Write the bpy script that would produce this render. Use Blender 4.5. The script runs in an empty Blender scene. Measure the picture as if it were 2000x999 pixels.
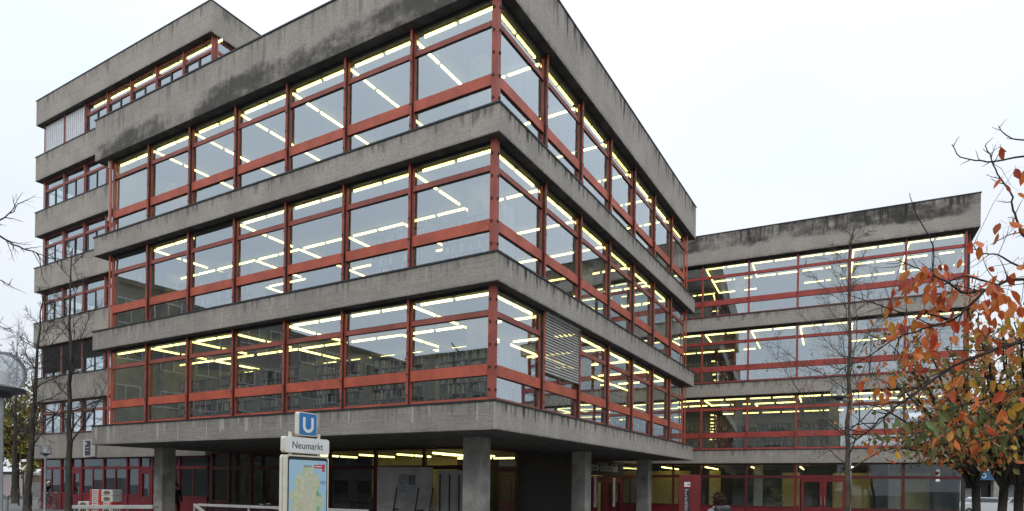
import bpy, bmesh, math, random
from mathutils import Vector, Matrix, Quaternion
import numpy as np
R = math.radians
random.seed(7)
sc = bpy.context.scene
col = sc.collection

# ------------------------------------------------------------------ camera
CAMP = Vector((9.3683, -15.1921, 1.85))
FPX, PPX, PPY, YAW, ROLL = 1265.573, 985.067, 949.417, 0.530863, 0.0132046
fw = Vector((-math.sin(YAW), math.cos(YAW), 0)); rt = Vector((math.cos(YAW), math.sin(YAW), 0)); up = Vector((0, 0, 1))
cr, sr = math.cos(ROLL), math.sin(ROLL)
cd = bpy.data.cameras.new('camera'); cam = bpy.data.objects.new('camera', cd); col.objects.link(cam)
xr = rt*cr + up*sr; yu = -rt*sr + up*cr
M = Matrix.Identity(4)
for i in range(3):
    M[i][0] = xr[i]; M[i][1] = yu[i]; M[i][2] = -fw[i]; M[i][3] = CAMP[i]
cam.matrix_world = M
cd.sensor_width = 36; cd.lens = FPX/2000*36
cd.shift_x = (1000-PPX)/2000; cd.shift_y = (PPY-499.5)/2000
cd.clip_end = 2000; cd.clip_start = 0.05
sc.camera = cam
def at(px, py, d):
    """world point seen at photo pixel (px, py) at depth d: a measuring aid for real distances"""
    a = (px-PPX)/FPX; b = (py-PPY)/FPX
    u = cr*a + sr*b; v = -sr*a + cr*b
    return CAMP + (fw + rt*u - up*v)*d
def onground(px, d):
    p = at(px, 950, d); p.z = 0; return p

# ------------------------------------------------------------------ mesh helpers
class MB:
    def __init__(s): s.v = []; s.f = []; s.uv = []; s.mi = []
    def face(s, pts, uv=None, m=0):
        n = len(s.v); s.v += [tuple(p) for p in pts]; s.f.append(tuple(range(n, n+len(pts))))
        s.uv.append(uv or [(0, 0)]*len(pts)); s.mi.append(m)
    def hexa(s, c, m=0):
        n = len(s.v); s.v += [tuple(p) for p in c]
        for q in ((0,3,2,1),(4,5,6,7),(0,1,5,4),(1,2,6,5),(2,3,7,6),(3,0,4,7)):
            s.f.append(tuple(n+i for i in q)); s.uv.append([(0,0)]*4); s.mi.append(m)
    def box(s, x0, x1, y0, y1, z0, z1, m=0):
        s.hexa([(x0,y0,z0),(x1,y0,z0),(x1,y1,z0),(x0,y1,z0),(x0,y0,z1),(x1,y0,z1),(x1,y1,z1),(x0,y1,z1)], m)
    def fbox(s, F, s0, s1, t0, t1, z0, z1, m=0):
        p = [F(s0,t0,z0),F(s1,t0,z0),F(s1,t1,z0),F(s0,t1,z0),F(s0,t0,z1),F(s1,t0,z1),F(s1,t1,z1),F(s0,t1,z1)]
        s.hexa(p, m)
    def tube(s, pts, rad, n=6, m=0, cap=True):
        pts = [Vector(p) for p in pts]
        if not hasattr(rad, '__len__'): rad = [rad]*len(pts)
        base = len(s.v); ref = None
        for i, p in enumerate(pts):
            d = (pts[min(i+1, len(pts)-1)] - pts[max(i-1, 0)])
            if d.length < 1e-9: d = Vector((0,0,1))
            d.normalize()
            if ref is None:
                ref = Vector((0,0,1)) if abs(d.z) < .9 else Vector((1,0,0))
            a = d.cross(ref)
            if a.length < 1e-4: a = d.orthogonal()
            a.normalize(); b = a.cross(d); ref = b
            for k in range(n):
                t = 2*math.pi*k/n
                s.v.append(tuple(p + (a*math.cos(t) + b*math.sin(t))*rad[i]))
        for i in range(len(pts)-1):
            for k in range(n):
                k2 = (k+1) % n
                s.f.append((base+i*n+k, base+i*n+k2, base+(i+1)*n+k2, base+(i+1)*n+k)); s.uv.append([(0,0)]*4); s.mi.append(m)
        if cap:
            s.f.append(tuple(base+k for k in range(n))); s.uv.append([(0,0)]*n); s.mi.append(m)
            s.f.append(tuple(base+(len(pts)-1)*n+k for k in reversed(range(n)))); s.uv.append([(0,0)]*n); s.mi.append(m)
    def lathe(s, c, prof, n=20, m=0):
        c = Vector(c); base = len(s.v)
        for r, z in prof:
            for k in range(n):
                t = 2*math.pi*k/n; s.v.append((c.x+r*math.cos(t), c.y+r*math.sin(t), c.z+z))
        for i in range(len(prof)-1):
            for k in range(n):
                k2 = (k+1) % n
                s.f.append((base+i*n+k, base+i*n+k2, base+(i+1)*n+k2, base+(i+1)*n+k)); s.uv.append([(0,0)]*4); s.mi.append(m)
    def torus(s, c, ax, Rr, r, n=28, k=6, m=0):
        c = Vector(c); ax = Vector(ax).normalized(); a = ax.orthogonal().normalized(); b = ax.cross(a)
        base = len(s.v)
        for i in range(n):
            t = 2*math.pi*i/n; d = a*math.cos(t)+b*math.sin(t)
            for j in range(k):
                q = 2*math.pi*j/k
                s.v.append(tuple(c + d*(Rr + r*math.cos(q)) + ax*(r*math.sin(q))))
        for i in range(n):
            for j in range(k):
                i2=(i+1)%n; j2=(j+1)%k
                s.f.append((base+i*k+j, base+i2*k+j, base+i2*k+j2, base+i*k+j2)); s.uv.append([(0,0)]*4); s.mi.append(m)
    def mesh(s, name, mats):
        me = bpy.data.meshes.new(name); me.from_pydata(s.v, [], s.f)
        uvl = me.uv_layers.new(name='UVMap'); k = 0
        flat = [c for f in s.uv for p in f for c in p]
        uvl.data.foreach_set('uv', flat)
        for m in (mats if isinstance(mats, (list, tuple)) else [mats]): me.materials.append(m)
        if any(s.mi): me.polygons.foreach_set('material_index', s.mi)
        me.update(); return me
    def build(s, name, mats, parent=None, smooth=False, bevel=0, fix=False):
        me = s.mesh(name, mats)
        if fix:
            bm = bmesh.new(); bm.from_mesh(me); bmesh.ops.recalc_face_normals(bm, faces=bm.faces); bm.to_mesh(me); bm.free()
        if smooth: me.polygons.foreach_set('use_smooth', [True]*len(me.polygons))
        o = bpy.data.objects.new(name, me); col.objects.link(o)
        if parent: o.parent = parent
        if bevel:
            b = o.modifiers.new('bevel', 'BEVEL'); b.width = bevel; b.segments = 2; b.limit_method = 'ANGLE'
        return o
def tag(o, label=None, cat=None, group=None, kind=None):
    if label: o['label'] = label
    if cat: o['category'] = cat
    if group: o['group'] = group
    if kind: o['kind'] = kind
    return o
def empty(name, loc=(0,0,0), rz=0, label=None, cat=None, group=None):
    o = bpy.data.objects.new(name, None); col.objects.link(o); o.location = loc; o.rotation_euler = (0,0,rz)
    o.empty_display_size = .2
    return tag(o, label, cat, group)
def link_copy(o, parent=None):
    c = o.copy(); col.objects.link(c)
    if parent: c.parent = parent
    for ch in list(o.children): link_copy(ch, c)
    return c

# ------------------------------------------------------------------ materials
class NT:
    def __init__(s, name):
        s.m = bpy.data.materials.new(name); s.m.use_nodes = True; s.t = s.m.node_tree
        s.t.nodes.clear(); s.out = s.n('ShaderNodeOutputMaterial')
    def n(s, ty, **k):
        n = s.t.nodes.new(ty)
        for a, b in k.items(): setattr(n, a, b)
        return n
    def l(s, a, b): s.t.links.new(a, b)
    def val(s, sock, v):
        if isinstance(v, bpy.types.NodeSocket): s.l(v, sock)
        else: sock.default_value = v
    def math(s, op, a, b=0.0, clamp=False):
        n = s.n('ShaderNodeMath', operation=op, use_clamp=clamp); s.val(n.inputs[0], a); s.val(n.inputs[1], b); return n.outputs[0]
    def mix(s, f, a, b, mode='MIX'):
        n = s.n('ShaderNodeMix', data_type='RGBA', blend_type=mode); s.val(n.inputs[0], f); s.val(n.inputs[6], a); s.val(n.inputs[7], b); return n.outputs[2]
    def noise(s, vec, scale=5, detail=4, rough=.55, dims='3D'):
        n = s.n('ShaderNodeTexNoise', noise_dimensions=dims)
        if vec is not None: s.l(vec, n.inputs['Vector'])
        n.inputs['Scale'].default_value = scale; n.inputs['Detail'].default_value = detail; n.inputs['Roughness'].default_value = rough
        return n.outputs['Fac']
    def ramp(s, f, stops):
        n = s.n('ShaderNodeValToRGB'); s.l(f, n.inputs[0]); e = n.color_ramp.elements
        while len(e) < len(stops): e.new(.5)
        for x, (p, c) in zip(e, stops): x.position = p; x.color = (c if hasattr(c, '__len__') else (c,c,c)) + ((1,) if len(c if hasattr(c,'__len__') else (c,c,c)) == 3 else ())
        return n.outputs[0]
    def smooth(s, f, a, b):
        n = s.n('ShaderNodeMapRange', interpolation_type='SMOOTHSTEP'); s.val(n.inputs[0], f); s.val(n.inputs[1], a); s.val(n.inputs[2], b); return n.outputs[0]
    def vec(s, x, y, z=0.0):
        n = s.n('ShaderNodeCombineXYZ'); s.val(n.inputs[0], x); s.val(n.inputs[1], y); s.val(n.inputs[2], z); return n.outputs[0]
    def scale(s, v, sx, sy, sz):
        n = s.n('ShaderNodeMapping'); s.l(v, n.inputs[0]); n.inputs['Scale'].default_value = (sx, sy, sz); return n.outputs[0]
    def obj(s): return s.n('ShaderNodeTexCoord').outputs['Object']
    def uv(s):
        n = s.n('ShaderNodeTexCoord'); q = s.n('ShaderNodeSeparateXYZ'); s.l(n.outputs['UV'], q.inputs[0]); return q.outputs[0], q.outputs[1]
    def bsdf(s, colr, rough=.6, metal=0, bump=None, bstr=.3, bdist=.01, spec=.5):
        b = s.n('ShaderNodeBsdfPrincipled'); s.val(b.inputs['Base Color'], colr); s.val(b.inputs['Roughness'], rough); b.inputs['Metallic'].default_value = metal
        b.inputs['Specular IOR Level'].default_value = spec
        if bump is not None:
            bn = s.n('ShaderNodeBump'); bn.inputs['Strength'].default_value = bstr; bn.inputs['Distance'].default_value = bdist; s.l(bump, bn.inputs['Height']); s.l(bn.outputs[0], b.inputs['Normal'])
        s.l(b.outputs[0], s.out.inputs[0]); return b
def c4(c): return tuple(c) + (1,) if len(c) == 3 else tuple(c)

def plain(name, c, rough=.55, var=.18, nscale=3.0, metal=0, spec=.5, bump=0):
    t = NT(name); o = t.obj(); nz = t.noise(o, nscale, 5)
    lo = c4([x*(1-var) for x in c]); hi = c4([min(1, x*(1+var)) for x in c])
    cc = t.mix(t.smooth(nz, .3, .7), lo, hi)
    b = None
    if bump: b = t.noise(o, 60, 3)
    t.bsdf(cc, rough, metal, b, bump or .1, .004, spec); return t.m

def concrete(name, base=(.405,.368,.325), algae=0, dark_drip=.5, light_drip=0, boards=.5, H=1.0, seed=0.0, algae_mode='low', seam=0):
    t = NT(name); o = t.obj(); u, v = t.uv()
    us = t.math('ADD', u, seed*17.3)
    mot = t.noise(o, .7, 6, .6); grain = t.noise(o, 38, 3, .6); mid = t.noise(o, 5, 5, .65); agg = t.noise(t.scale(o, 9, 9, 15), 1.0, 3, .7)
    c = t.mix(t.smooth(mot, .28, .72), c4([x*.84 for x in base]), c4([x*1.13 for x in base]))
    c = t.mix(t.math('MULTIPLY', t.smooth(grain, .35, .75), .5), c, c4([x*.62 for x in base]))
    c = t.mix(t.math('MULTIPLY', t.smooth(mid, .5, .75), .28), c, c4((base[0]*.75, base[1]*.74, base[2]*.68)))
    c = t.mix(t.math('MULTIPLY', t.smooth(agg, .48, .66), .5), c, c4([x*.55 for x in base])); c = t.mix(t.math('MULTIPLY', t.smooth(agg, .44, .3), .35), c, c4([min(1,x*1.3) for x in base]))
    vm = t.math('MULTIPLY', v, H)
    bd = t.noise(t.vec(t.math('MULTIPLY', us, .9), t.math('MULTIPLY', vm, 21.0)), 1.0, 3, .5)
    c = t.mix(t.math('MULTIPLY', t.smooth(bd, .42, .68), .42*boards), c, c4([x*.52 for x in base]))
    if seam:
        w = t.math('ABSOLUTE', t.math('SUBTRACT', v, .5))
        c = t.mix(t.math('MULTIPLY', t.math('LESS_THAN', w, .012/H), .55), c, c4([x*.4 for x in base]))
    ju = t.math('FRACT', t.math('DIVIDE', us, 8.03)); jm = t.math('MULTIPLY', t.math('LESS_THAN', ju, .0022), .6)
    c = t.mix(jm, c, c4([x*.4 for x in base]))
    # dark soot running down from the top edge
    fine = t.noise(t.vec(t.math('MULTIPLY', us, 5.5), t.math('MULTIPLY', vm, .35)), 1.0, 3, .6)
    broad = t.noise(t.vec(t.math('MULTIPLY', us, .55), seed), 1.0, 2)
    ln = t.noise(t.vec(t.math('MULTIPLY', us, 3.1), 4.0+seed), 1.0, 4, .7)
    reach = t.math('SUBTRACT', 1.0, t.math('MULTIPLY', t.math('SUBTRACT', ln, .28), 1.7))
    dm = t.math('MULTIPLY', t.smooth(fine, .47, .63), t.smooth(v, t.math('SUBTRACT', reach, .12), t.math('ADD', reach, .2)))
    dm = t.math('MULTIPLY', dm, t.smooth(broad, .32, .52))
    edge = t.math('MULTIPLY', t.smooth(t.math('ADD', v, t.math('MULTIPLY', t.math('SUBTRACT', ln, .5), .7)), .72, 1.02), t.smooth(fine, .36, .62))
    low = t.math('MULTIPLY', t.smooth(v, .12, .0), t.smooth(mid, .3, .6)); edge = t.math('MAXIMUM', edge, t.math('MULTIPLY', low, .8))
    dm = t.math('MAXIMUM', dm, t.math('MULTIPLY', edge, .75))
    c = t.mix(t.math('MULTIPLY', dm, dark_drip), c, (.04,.04,.036,1))
    if algae:
        a1 = t.noise(t.vec(t.math('MULTIPLY', us, .33), t.math('MULTIPLY', vm, .55), seed), 1.0, 3, .6)
        a2 = t.noise(t.vec(t.math('MULTIPLY', us, 2.2), t.math('MULTIPLY', vm, 2.6), seed), 1.0, 8, .78)
        a3 = t.noise(t.vec(t.math('MULTIPLY', us, 7.0), t.math('MULTIPLY', vm, .9), seed), 1.0, 4, .6)
        if algae_mode == 'low': pr = t.math('MULTIPLY', t.smooth(v, .78, .3), 1.0)
        else: pr = t.math('MULTIPLY', t.smooth(v, .22, .55), 1.0)
        e = t.math('ADD', t.math('MULTIPLY', a1, 1.35), t.math('ADD', t.math('MULTIPLY', a2, .9), t.math('MULTIPLY', a3, .22)))
        e = t.math('ADD', e, t.math('MULTIPLY', pr, .6))
        am = t.math('MULTIPLY', t.smooth(e, 1.55, 1.98), algae)
        c = t.mix(am, c, (.028,.028,.026,1))
    if light_drip:
        g = t.noise(t.vec(t.math('MULTIPLY', us, 2.3), 9+seed), 1.0, 2, .8)
        ll = t.noise(t.vec(t.math('MULTIPLY', us, 2.9), 31+seed), 1.0, 1, .5)
        lm = t.math('MULTIPLY', t.smooth(g, .555, .575), t.math('GREATER_THAN', v, t.math('MULTIPLY', t.math('SUBTRACT', .62, ll), 3.2)))
        c = t.mix(t.math('MULTIPLY', lm, light_drip), c, c4([min(1,x*1.35) for x in base]))
    h = t.math('ADD', t.math('MULTIPLY', bd, .7*boards), t.math('MULTIPLY', grain, .5))
    t.bsdf(c, .9, 0, h, .55, .012, .25); return t.m

def paint(name, c, rough=.42, fade=.25):
    t = NT(name); o = t.obj()
    n1 = t.noise(o, 1.3, 5, .6); n2 = t.noise(t.scale(o, 9, 9, .8), 1, 4, .7); n3 = t.noise(o, 40, 3)
    cc = t.mix(t.smooth(n1, .3, .7), c4([x*(1-fade) for x in c]), c4([min(1,x*(1+fade*.6)) for x in c]))
    cc = t.mix(t.math('MULTIPLY', t.smooth(n2, .55, .75), .45), cc, c4((c[0]*.55, c[1]*.8+.01, c[2]*.9+.01)))
    t.bsdf(cc, t.math('ADD', rough, t.math('MULTIPLY', n3, .2)), 0, n3, .05, .003, .45); return t.m

def glass_mat(name, tint=(.80,.86,.86), refl=.41, gl=(.84,.93,1.0), k=.5):
    t = NT(name)
    ge = t.n('ShaderNodeNewGeometry'); dp = t.n('ShaderNodeVectorMath', operation='DOT_PRODUCT'); t.l(ge.outputs['Normal'], dp.inputs[0]); t.l(ge.outputs['Incoming'], dp.inputs[1])
    fr = t.math('POWER', t.math('SUBTRACT', 1.0, t.math('ABSOLUTE', dp.outputs['Value']), True), 4.0)
    f = t.math('ADD', refl, t.math('MULTIPLY', fr, k), True)
    tr = t.n('ShaderNodeBsdfTransparent'); tr.inputs[0].default_value = c4(tint)
    g = t.n('ShaderNodeBsdfGlossy'); g.inputs['Color'].default_value = c4(gl); g.inputs['Roughness'].default_value = 0.0
    bn = t.n('ShaderNodeBump'); bn.inputs['Strength'].default_value = .018; bn.inputs['Distance'].default_value = .05
    t.l(t.noise(t.obj(), .55, 2), bn.inputs['Height']); t.l(bn.outputs[0], g.inputs['Normal'])
    mx = t.n('ShaderNodeMixShader'); t.l(f, mx.inputs[0]); t.l(tr.outputs[0], mx.inputs[1]); t.l(g.outputs[0], mx.inputs[2])
    o = t.obj(); d1 = t.noise(t.scale(o, 2.2, 2.2, .5), 1.0, 6, .7); d2 = t.noise(o, .8, 3)
    dd = t.n('ShaderNodeBsdfDiffuse'); dd.inputs[0].default_value = (.55,.55,.52,1)
    m3 = t.n('ShaderNodeMixShader'); t.l(t.math('ADD', .012, t.math('MULTIPLY', t.math('MULTIPLY', t.smooth(d1, .45, .75), t.smooth(d2, .3, .7)), .11)), m3.inputs[0])
    t.l(mx.outputs[0], m3.inputs[1]); t.l(dd.outputs[0], m3.inputs[2]); t.l(m3.outputs[0], t.out.inputs[0]); return t.m

def emit(name, c, s):
    t = NT(name); e = t.n('ShaderNodeEmission'); e.inputs[0].default_value = c4(c); e.inputs[1].default_value = s
    t.l(e.outputs[0], t.out.inputs[0]); return t.m

def island_colors(name, stops, rough=.6, trans=0.0, spec=.3):
    t = NT(name); g = t.n('ShaderNodeNewGeometry'); r = g.outputs['Random Per Island']
    c = t.ramp(r, stops)
    if trans:
        # leaf: veined two-tone blade with light passing through
        nz = t.noise(t.obj(), 14, 4)
        c = t.mix(t.math('MULTIPLY', t.smooth(nz, .45, .7), .4), c, t.mix(.5, c, (.30,.05,.015,1)))
        b = t.n('ShaderNodeBsdfPrincipled'); t.l(c, b.inputs['Base Color']); b.inputs['Roughness'].default_value = rough; b.inputs['Specular IOR Level'].default_value = spec
        tl = t.n('ShaderNodeBsdfTranslucent'); t.l(c, tl.inputs[0])
        mx = t.n('ShaderNodeMixShader'); mx.inputs[0].default_value = trans; t.l(b.outputs[0], mx.inputs[1]); t.l(tl.outputs[0], mx.inputs[2]); t.l(mx.outputs[0], t.out.inputs[0])
    else: t.bsdf(c, rough, 0, spec=spec)
    return t.m

MT = {}
MT['roofA'] = concrete('concrete_parapet_street', algae=.8, dark_drip=.45, boards=.25, H=1.74, seed=1.0)
MT['roofB'] = concrete('concrete_parapet_court', algae=0, dark_drip=.9, boards=.25, H=1.74, seed=2.0)
MT['roofW'] = concrete('concrete_parapet_wing', algae=.88, dark_drip=.9, boards=.5, H=1.74, seed=3.1, algae_mode='high')
MT['ledge'] = concrete('concrete_ledge', dark_drip=.6, boards=.55, H=.78, seed=4.0)
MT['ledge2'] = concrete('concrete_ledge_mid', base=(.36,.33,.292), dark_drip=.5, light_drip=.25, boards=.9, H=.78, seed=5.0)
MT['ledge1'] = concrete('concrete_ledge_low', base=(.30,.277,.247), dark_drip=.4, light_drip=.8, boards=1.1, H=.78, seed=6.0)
MT['ledgeR'] = concrete('concrete_ledge_court', base=(.40,.367,.328), dark_drip=.95, light_drip=.2, boards=.5, H=.78, seed=8.0)
MT['tower'] = concrete('concrete_tower', base=(.415,.375,.328), dark_drip=.55, boards=.35, H=1.55, seed=7.0, seam=1)
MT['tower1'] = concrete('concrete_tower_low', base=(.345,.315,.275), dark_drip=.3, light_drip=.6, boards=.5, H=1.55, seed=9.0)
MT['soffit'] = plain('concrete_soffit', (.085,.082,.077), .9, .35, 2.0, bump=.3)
MT['slabcol'] = plain('concrete_column', (.30,.29,.27), .9, .28, 1.6, bump=.5)
MT['inside'] = plain('ceiling_grey', (.15,.15,.135), .9, .12)
MT['floorin'] = plain('floor_covering', (.16,.15,.14), .8, .2)
MT['corewall'] = plain('plaster_grey', (.30,.30,.27), .9, .12)
MT['cap'] = plain('flashing_metal', (.035,.037,.04), .5, .25, metal=.3)
MT['red'] = paint('red_steel', (.46,.098,.054))
MT['redd'] = paint('brown_red_steel', (.32,.088,.064)); MT['redm'] = paint('mullion_red_steel', (.33,.075,.05))
MT['crim'] = paint('crimson_panel', (.17,.008,.012), .4, .2)
MT['crimd'] = paint('crimson_frame_dark', (.085,.008,.011), .45, .2)
MT['wred'] = paint('wing_red_steel', (.38,.055,.043))
MT['gasket'] = plain('black_gasket', (.02,.02,.022), .5, .2)
MT['glass'] = glass_mat('window_glass')
MT['glassg'] = glass_mat('shopfront_glass', (.72,.78,.76), .07, k=.9)
MT['tube'] = emit('fluorescent_tube', (1.0,.82,.25), 6.5)
for _n in [n_ for n_ in MT['tube'].node_tree.nodes if n_.type == 'EMISSION']:
    _t = MT['tube'].node_tree; _o = _t.nodes.new('ShaderNodeObjectInfo'); _m = _t.nodes.new('ShaderNodeMapRange'); _m.inputs[3].default_value = 4.2; _m.inputs[4].default_value = 8.0
    _t.links.new(_o.outputs['Random'], _m.inputs[0]); _t.links.new(_m.outputs[0], _n.inputs[1])
MT['house'] = plain('lamp_housing', (.65,.64,.6), .5, .05)
MT['yellow'] = plain('wall_painted_warm', (.66,.53,.20), .8, .1)  # warm light of the ground floor rooms put into the wall colour
MT['dimwall'] = plain('plaster_painted_dim', (.07,.065,.055), .9, .3, .5)  # near-black base colour paints in the dimness of the unlit rooms
MT['white'] = plain('white_paint', (.74,.74,.72), .4, .06)
MT['cream'] = plain('cream_enamel', (.66,.63,.52), .35, .08)
MT['steel'] = plain('grey_steel', (.36,.37,.38), .4, .15, metal=.6)
MT['railing'] = plain('railing_paint', (.40,.395,.375), .45, .1)
MT['black'] = plain('black_paint', (.016,.016,.018), .45, .2)
MT['blue'] = plain('sign_blue', (.02,.17,.42), .35, .03)
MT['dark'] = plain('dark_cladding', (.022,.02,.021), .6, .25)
MT['bark'] = None

def bark_mat(name, c):
    t = NT(name); o = t.obj(); n = t.noise(t.scale(o, 9, 9, 2.2), 1.0, 6, .7); n2 = t.noise(o, 1.5, 4)
    cc = t.mix(t.smooth(n, .35, .7), c4([x*.55 for x in c]), c4([x*1.35 for x in c]))
    cc = t.mix(t.math('MULTIPLY', t.smooth(n2, .5, .75), .4), cc, (.07,.085,.05,1))
    t.bsdf(cc, .9, 0, n, .7, .015, .2); return t.m
MT['bark'] = bark_mat('bark_grey', (.075,.066,.055))
MT['barkb'] = bark_mat('bark_brown', (.12,.095,.075)); MT['barkd'] = bark_mat('bark_dark', (.04,.033,.028))

# ------------------------------------------------------------------ world and sun (overcast)
w = bpy.data.worlds.new('World'); sc.world = w; w.use_nodes = True
wt = w.node_tree; wt.nodes.clear()
def wn(ty, **k):
    n = wt.nodes.new(ty)
    for a, b in k.items(): setattr(n, a, b)
    return n
sky = wn('ShaderNodeTexSky', sky_type='NISHITA', sun_disc=False); SUN_EL, SUN_AZ = R(38), R(150)
sky.sun_elevation = SUN_EL; sky.sun_rotation = SUN_AZ; sky.altitude = 50; sky.air_density = 1.0; sky.dust_density = 3.0
hs = wn('ShaderNodeHueSaturation'); hs.inputs['Saturation'].default_value = .45; wt.links.new(sky.outputs[0], hs.inputs['Color'])
tc = wn('ShaderNodeTexCoord'); mp = wn('ShaderNodeMapping'); mp.inputs['Scale'].default_value = (1, 1, 2.6); wt.links.new(tc.outputs['Generated'], mp.inputs[0])
nz = wn('ShaderNodeTexNoise'); nz.inputs['Scale'].default_value = 1.7; nz.inputs['Detail'].default_value = 6; wt.links.new(mp.outputs[0], nz.inputs['Vector'])
rp = wn('ShaderNodeValToRGB'); wt.links.new(nz.outputs['Fac'], rp.inputs[0])
rp.color_ramp.elements[0].position = .36; rp.color_ramp.elements[0].color = (.86,.91,.955,1)
rp.color_ramp.elements[1].position = .62; rp.color_ramp.elements[1].color = (.985,1.0,1.015,1)
ml = wn('ShaderNodeMix', data_type='RGBA', blend_type='MULTIPLY'); ml.inputs[0].default_value = 1.0
sx = wn('ShaderNodeSeparateXYZ'); wt.links.new(tc.outputs['Generated'], sx.inputs[0])
zp = wn('ShaderNodeMath', operation='POWER', use_clamp=True); zp.inputs[1].default_value = 2.3; wt.links.new(sx.outputs[2], zp.inputs[0])
gr_ = wn('ShaderNodeMapRange'); wt.links.new(zp.outputs[0], gr_.inputs[0]); gr_.inputs[1].default_value = 0.0; gr_.inputs[2].default_value = 1.0
gr_.inputs[3].default_value = .90; gr_.inputs[4].default_value = 2.2       # overcast sky: brighter towards the zenith
gm = wn('ShaderNodeVectorMath', operation='SCALE'); gm.inputs[0].default_value = (9.2,9.6,10.1); wt.links.new(gr_.outputs[0], gm.inputs['Scale'])
wt.links.new(gm.outputs[0], ml.inputs[7]); wt.links.new(rp.outputs[0], ml.inputs[6])
mx = wn('ShaderNodeMix', data_type='RGBA'); mx.inputs[0].default_value = .88
wt.links.new(hs.outputs[0], mx.inputs[6]); wt.links.new(ml.outputs[2], mx.inputs[7])
bg = wn('ShaderNodeBackground'); bg.inputs['Strength'].default_value = .1; wt.links.new(mx.outputs[2], bg.inputs[0])
ow = wn('ShaderNodeOutputWorld'); wt.links.new(bg.outputs[0], ow.inputs[0])
sl = bpy.data.lights.new('sun', 'SUN'); sl.energy = .6; sl.angle = R(30); sl.color = (1,.97,.92)
so = bpy.data.objects.new('sun', sl); col.objects.link(so)
sd = Vector((math.sin(SUN_AZ)*math.cos(SUN_EL), math.cos(SUN_AZ)*math.cos(SUN_EL), math.sin(SUN_EL)))
so.rotation_euler = sd.to_track_quat('Z', 'Y').to_euler()

# ------------------------------------------------------------------ building dimensions
Z1, FH, TH, OV = 4.137, 4.0, .779, .348
SOF = Z1-TH
BL, BR_, EL, ER = 2.6689, 2.7628, .1938, .1309
XL = -(7*BL+EL); YR = 7*BR_+ER                   # far ends of the two glazed fronts
XE, YE = XL-.863, YR+.9155                        # ends of the concrete bands
ZRT, ZRB = 17.117, 15.38
bl = [0.0] + [EL+BL*(k+1) for k in range(7)]; br = [0.0] + [ER+BR_*(k+1) for k in range(7)]

def band(root, name, x0, x1, y0, y1, z0, z1, mats, proud=.03, capname='edge_flashing'):
    """concrete band: solid with UVs in metres along the faces, plus its metal flashing; mats = [front(-y), side(+x), other]"""
    m = MB()
    L = x1-x0; D = y1-y0
    # front face -y (u grows towards +x), side +x
    m.face([(x0,y0,z0),(x1,y0,z0),(x1,y0,z1),(x0,y0,z1)], [(0,0),(L,0),(L,1),(0,1)], 0)
    m.face([(x1,y0,z0),(x1,y1,z0),(x1,y1,z1),(x1,y0,z1)], [(L,0),(L+D,0),(L+D,1),(L,1)], 1)
    m.face([(x1,y1,z0),(x0,y1,z0),(x0,y1,z1),(x1,y1,z1)], [(0,0),(L,0),(L,1),(0,1)], 0)
    m.face([(x0,y1,z0),(x0,y0,z0),(x0,y0,z1),(x0,y1,z1)], [(0,0),(D,0),(D,1),(0,1)], 0)
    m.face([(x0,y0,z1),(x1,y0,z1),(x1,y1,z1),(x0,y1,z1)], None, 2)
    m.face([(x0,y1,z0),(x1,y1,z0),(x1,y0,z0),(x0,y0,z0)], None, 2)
    me = m.mesh(name, mats)
    bm = bmesh.new(); bm.from_mesh(me); bmesh.ops.remove_doubles(bm, verts=bm.verts, dist=1e-5); bm.to_mesh(me); bm.free()
    o = bpy.data.objects.new(name, me); col.objects.link(o); o.parent = root
    b = o.modifiers.new('bevel', 'BEVEL'); b.width = .022; b.segments = 2
    c = MB(); p = proud
    c.box(x0-p, x1+p, y0-p, y0+.10, z1-.005, z1+.045); c.box(x1-.10, x1+p, y0+.101, y1+p, z1-.004, z1+.044)
    c.box(x0-p, x0+.10, y0+.101, y1+p, z1-.004, z1+.044)
    c.build(capname, MT['cap'], o)
    return o

def frame_fn(p0, e, n):
    p0, e, n = Vector(p0), Vector(e), Vector(n)
    return lambda s, t, z: p0 + e*s + n*t + Vector((0,0,z))

def pane(g, F, s0, s1, z0, z1, t=-.015, tilt=.011):
    a, b, c = (random.uniform(-tilt, tilt) for _ in range(3))
    g.face([F(s0,t+a,z0),F(s1,t+b,z0),F(s1,t+b+c,z1),F(s0,t+a+c,z1)])

def lib_window(root, F, s0, s1, zb, mat, mull=True, end=False, top=3.215, matT=None, matM=None):
    m = MB(); a = s0+.055; b = s1-.055
    if mull:
        m.fbox(F, s0-.05, s0+.05, -.07, .02, zb+.03, zb+top, 3)
        m.fbox(F, s0-.034, s0+.034, .11, .145, zb+.03, zb+top, 3)
        m.fbox(F, s0-.012, s0+.012, .021, .109, zb+.05, zb+top-.02, 1)
        z = zb+.35
        while z < zb+top-.1:
            m.fbox(F, s0-.022, s0+.022, .146, .165, z-.022, z+.022, 1); z += .62
    if end:
        m.fbox(F, s1-.05, s1+.05, -.07, .02, zb+.03, zb+top); m.fbox(F, s1-.045, s1+.045, .11, .15, zb+.03, zb+top)
        b = s1-.055
    m.fbox(F, a, b, -.05, .035, zb+.05, zb+.16)
    m.fbox(F, a, b, -.05, .05, zb+.765, zb+1.075)
    m.fbox(F, a, b, -.05, .03, zb+2.41, zb+2.56, 2)
    m.fbox(F, a, b, -.05, .03, zb+top-.10, zb+top, 1)
    for z in (.757, 2.402, 2.568, 1.083, .168):      # dark gasket lines
        m.fbox(F, a, b, -.04, .012, zb+z-.008, zb+z+.008, 1)
    o = m.build('window', [mat, MT['gasket'], matT or mat, matM or mat], root)
    g = MB()
    pane(g, F, a, b, zb+.16, zb+.765); pane(g, F, a, b, zb+1.075, zb+2.41); pane(g, F, a, b, zb+2.56, zb+top-.10)
    g.build('glass', MT['glass'], o)
    return o

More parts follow.
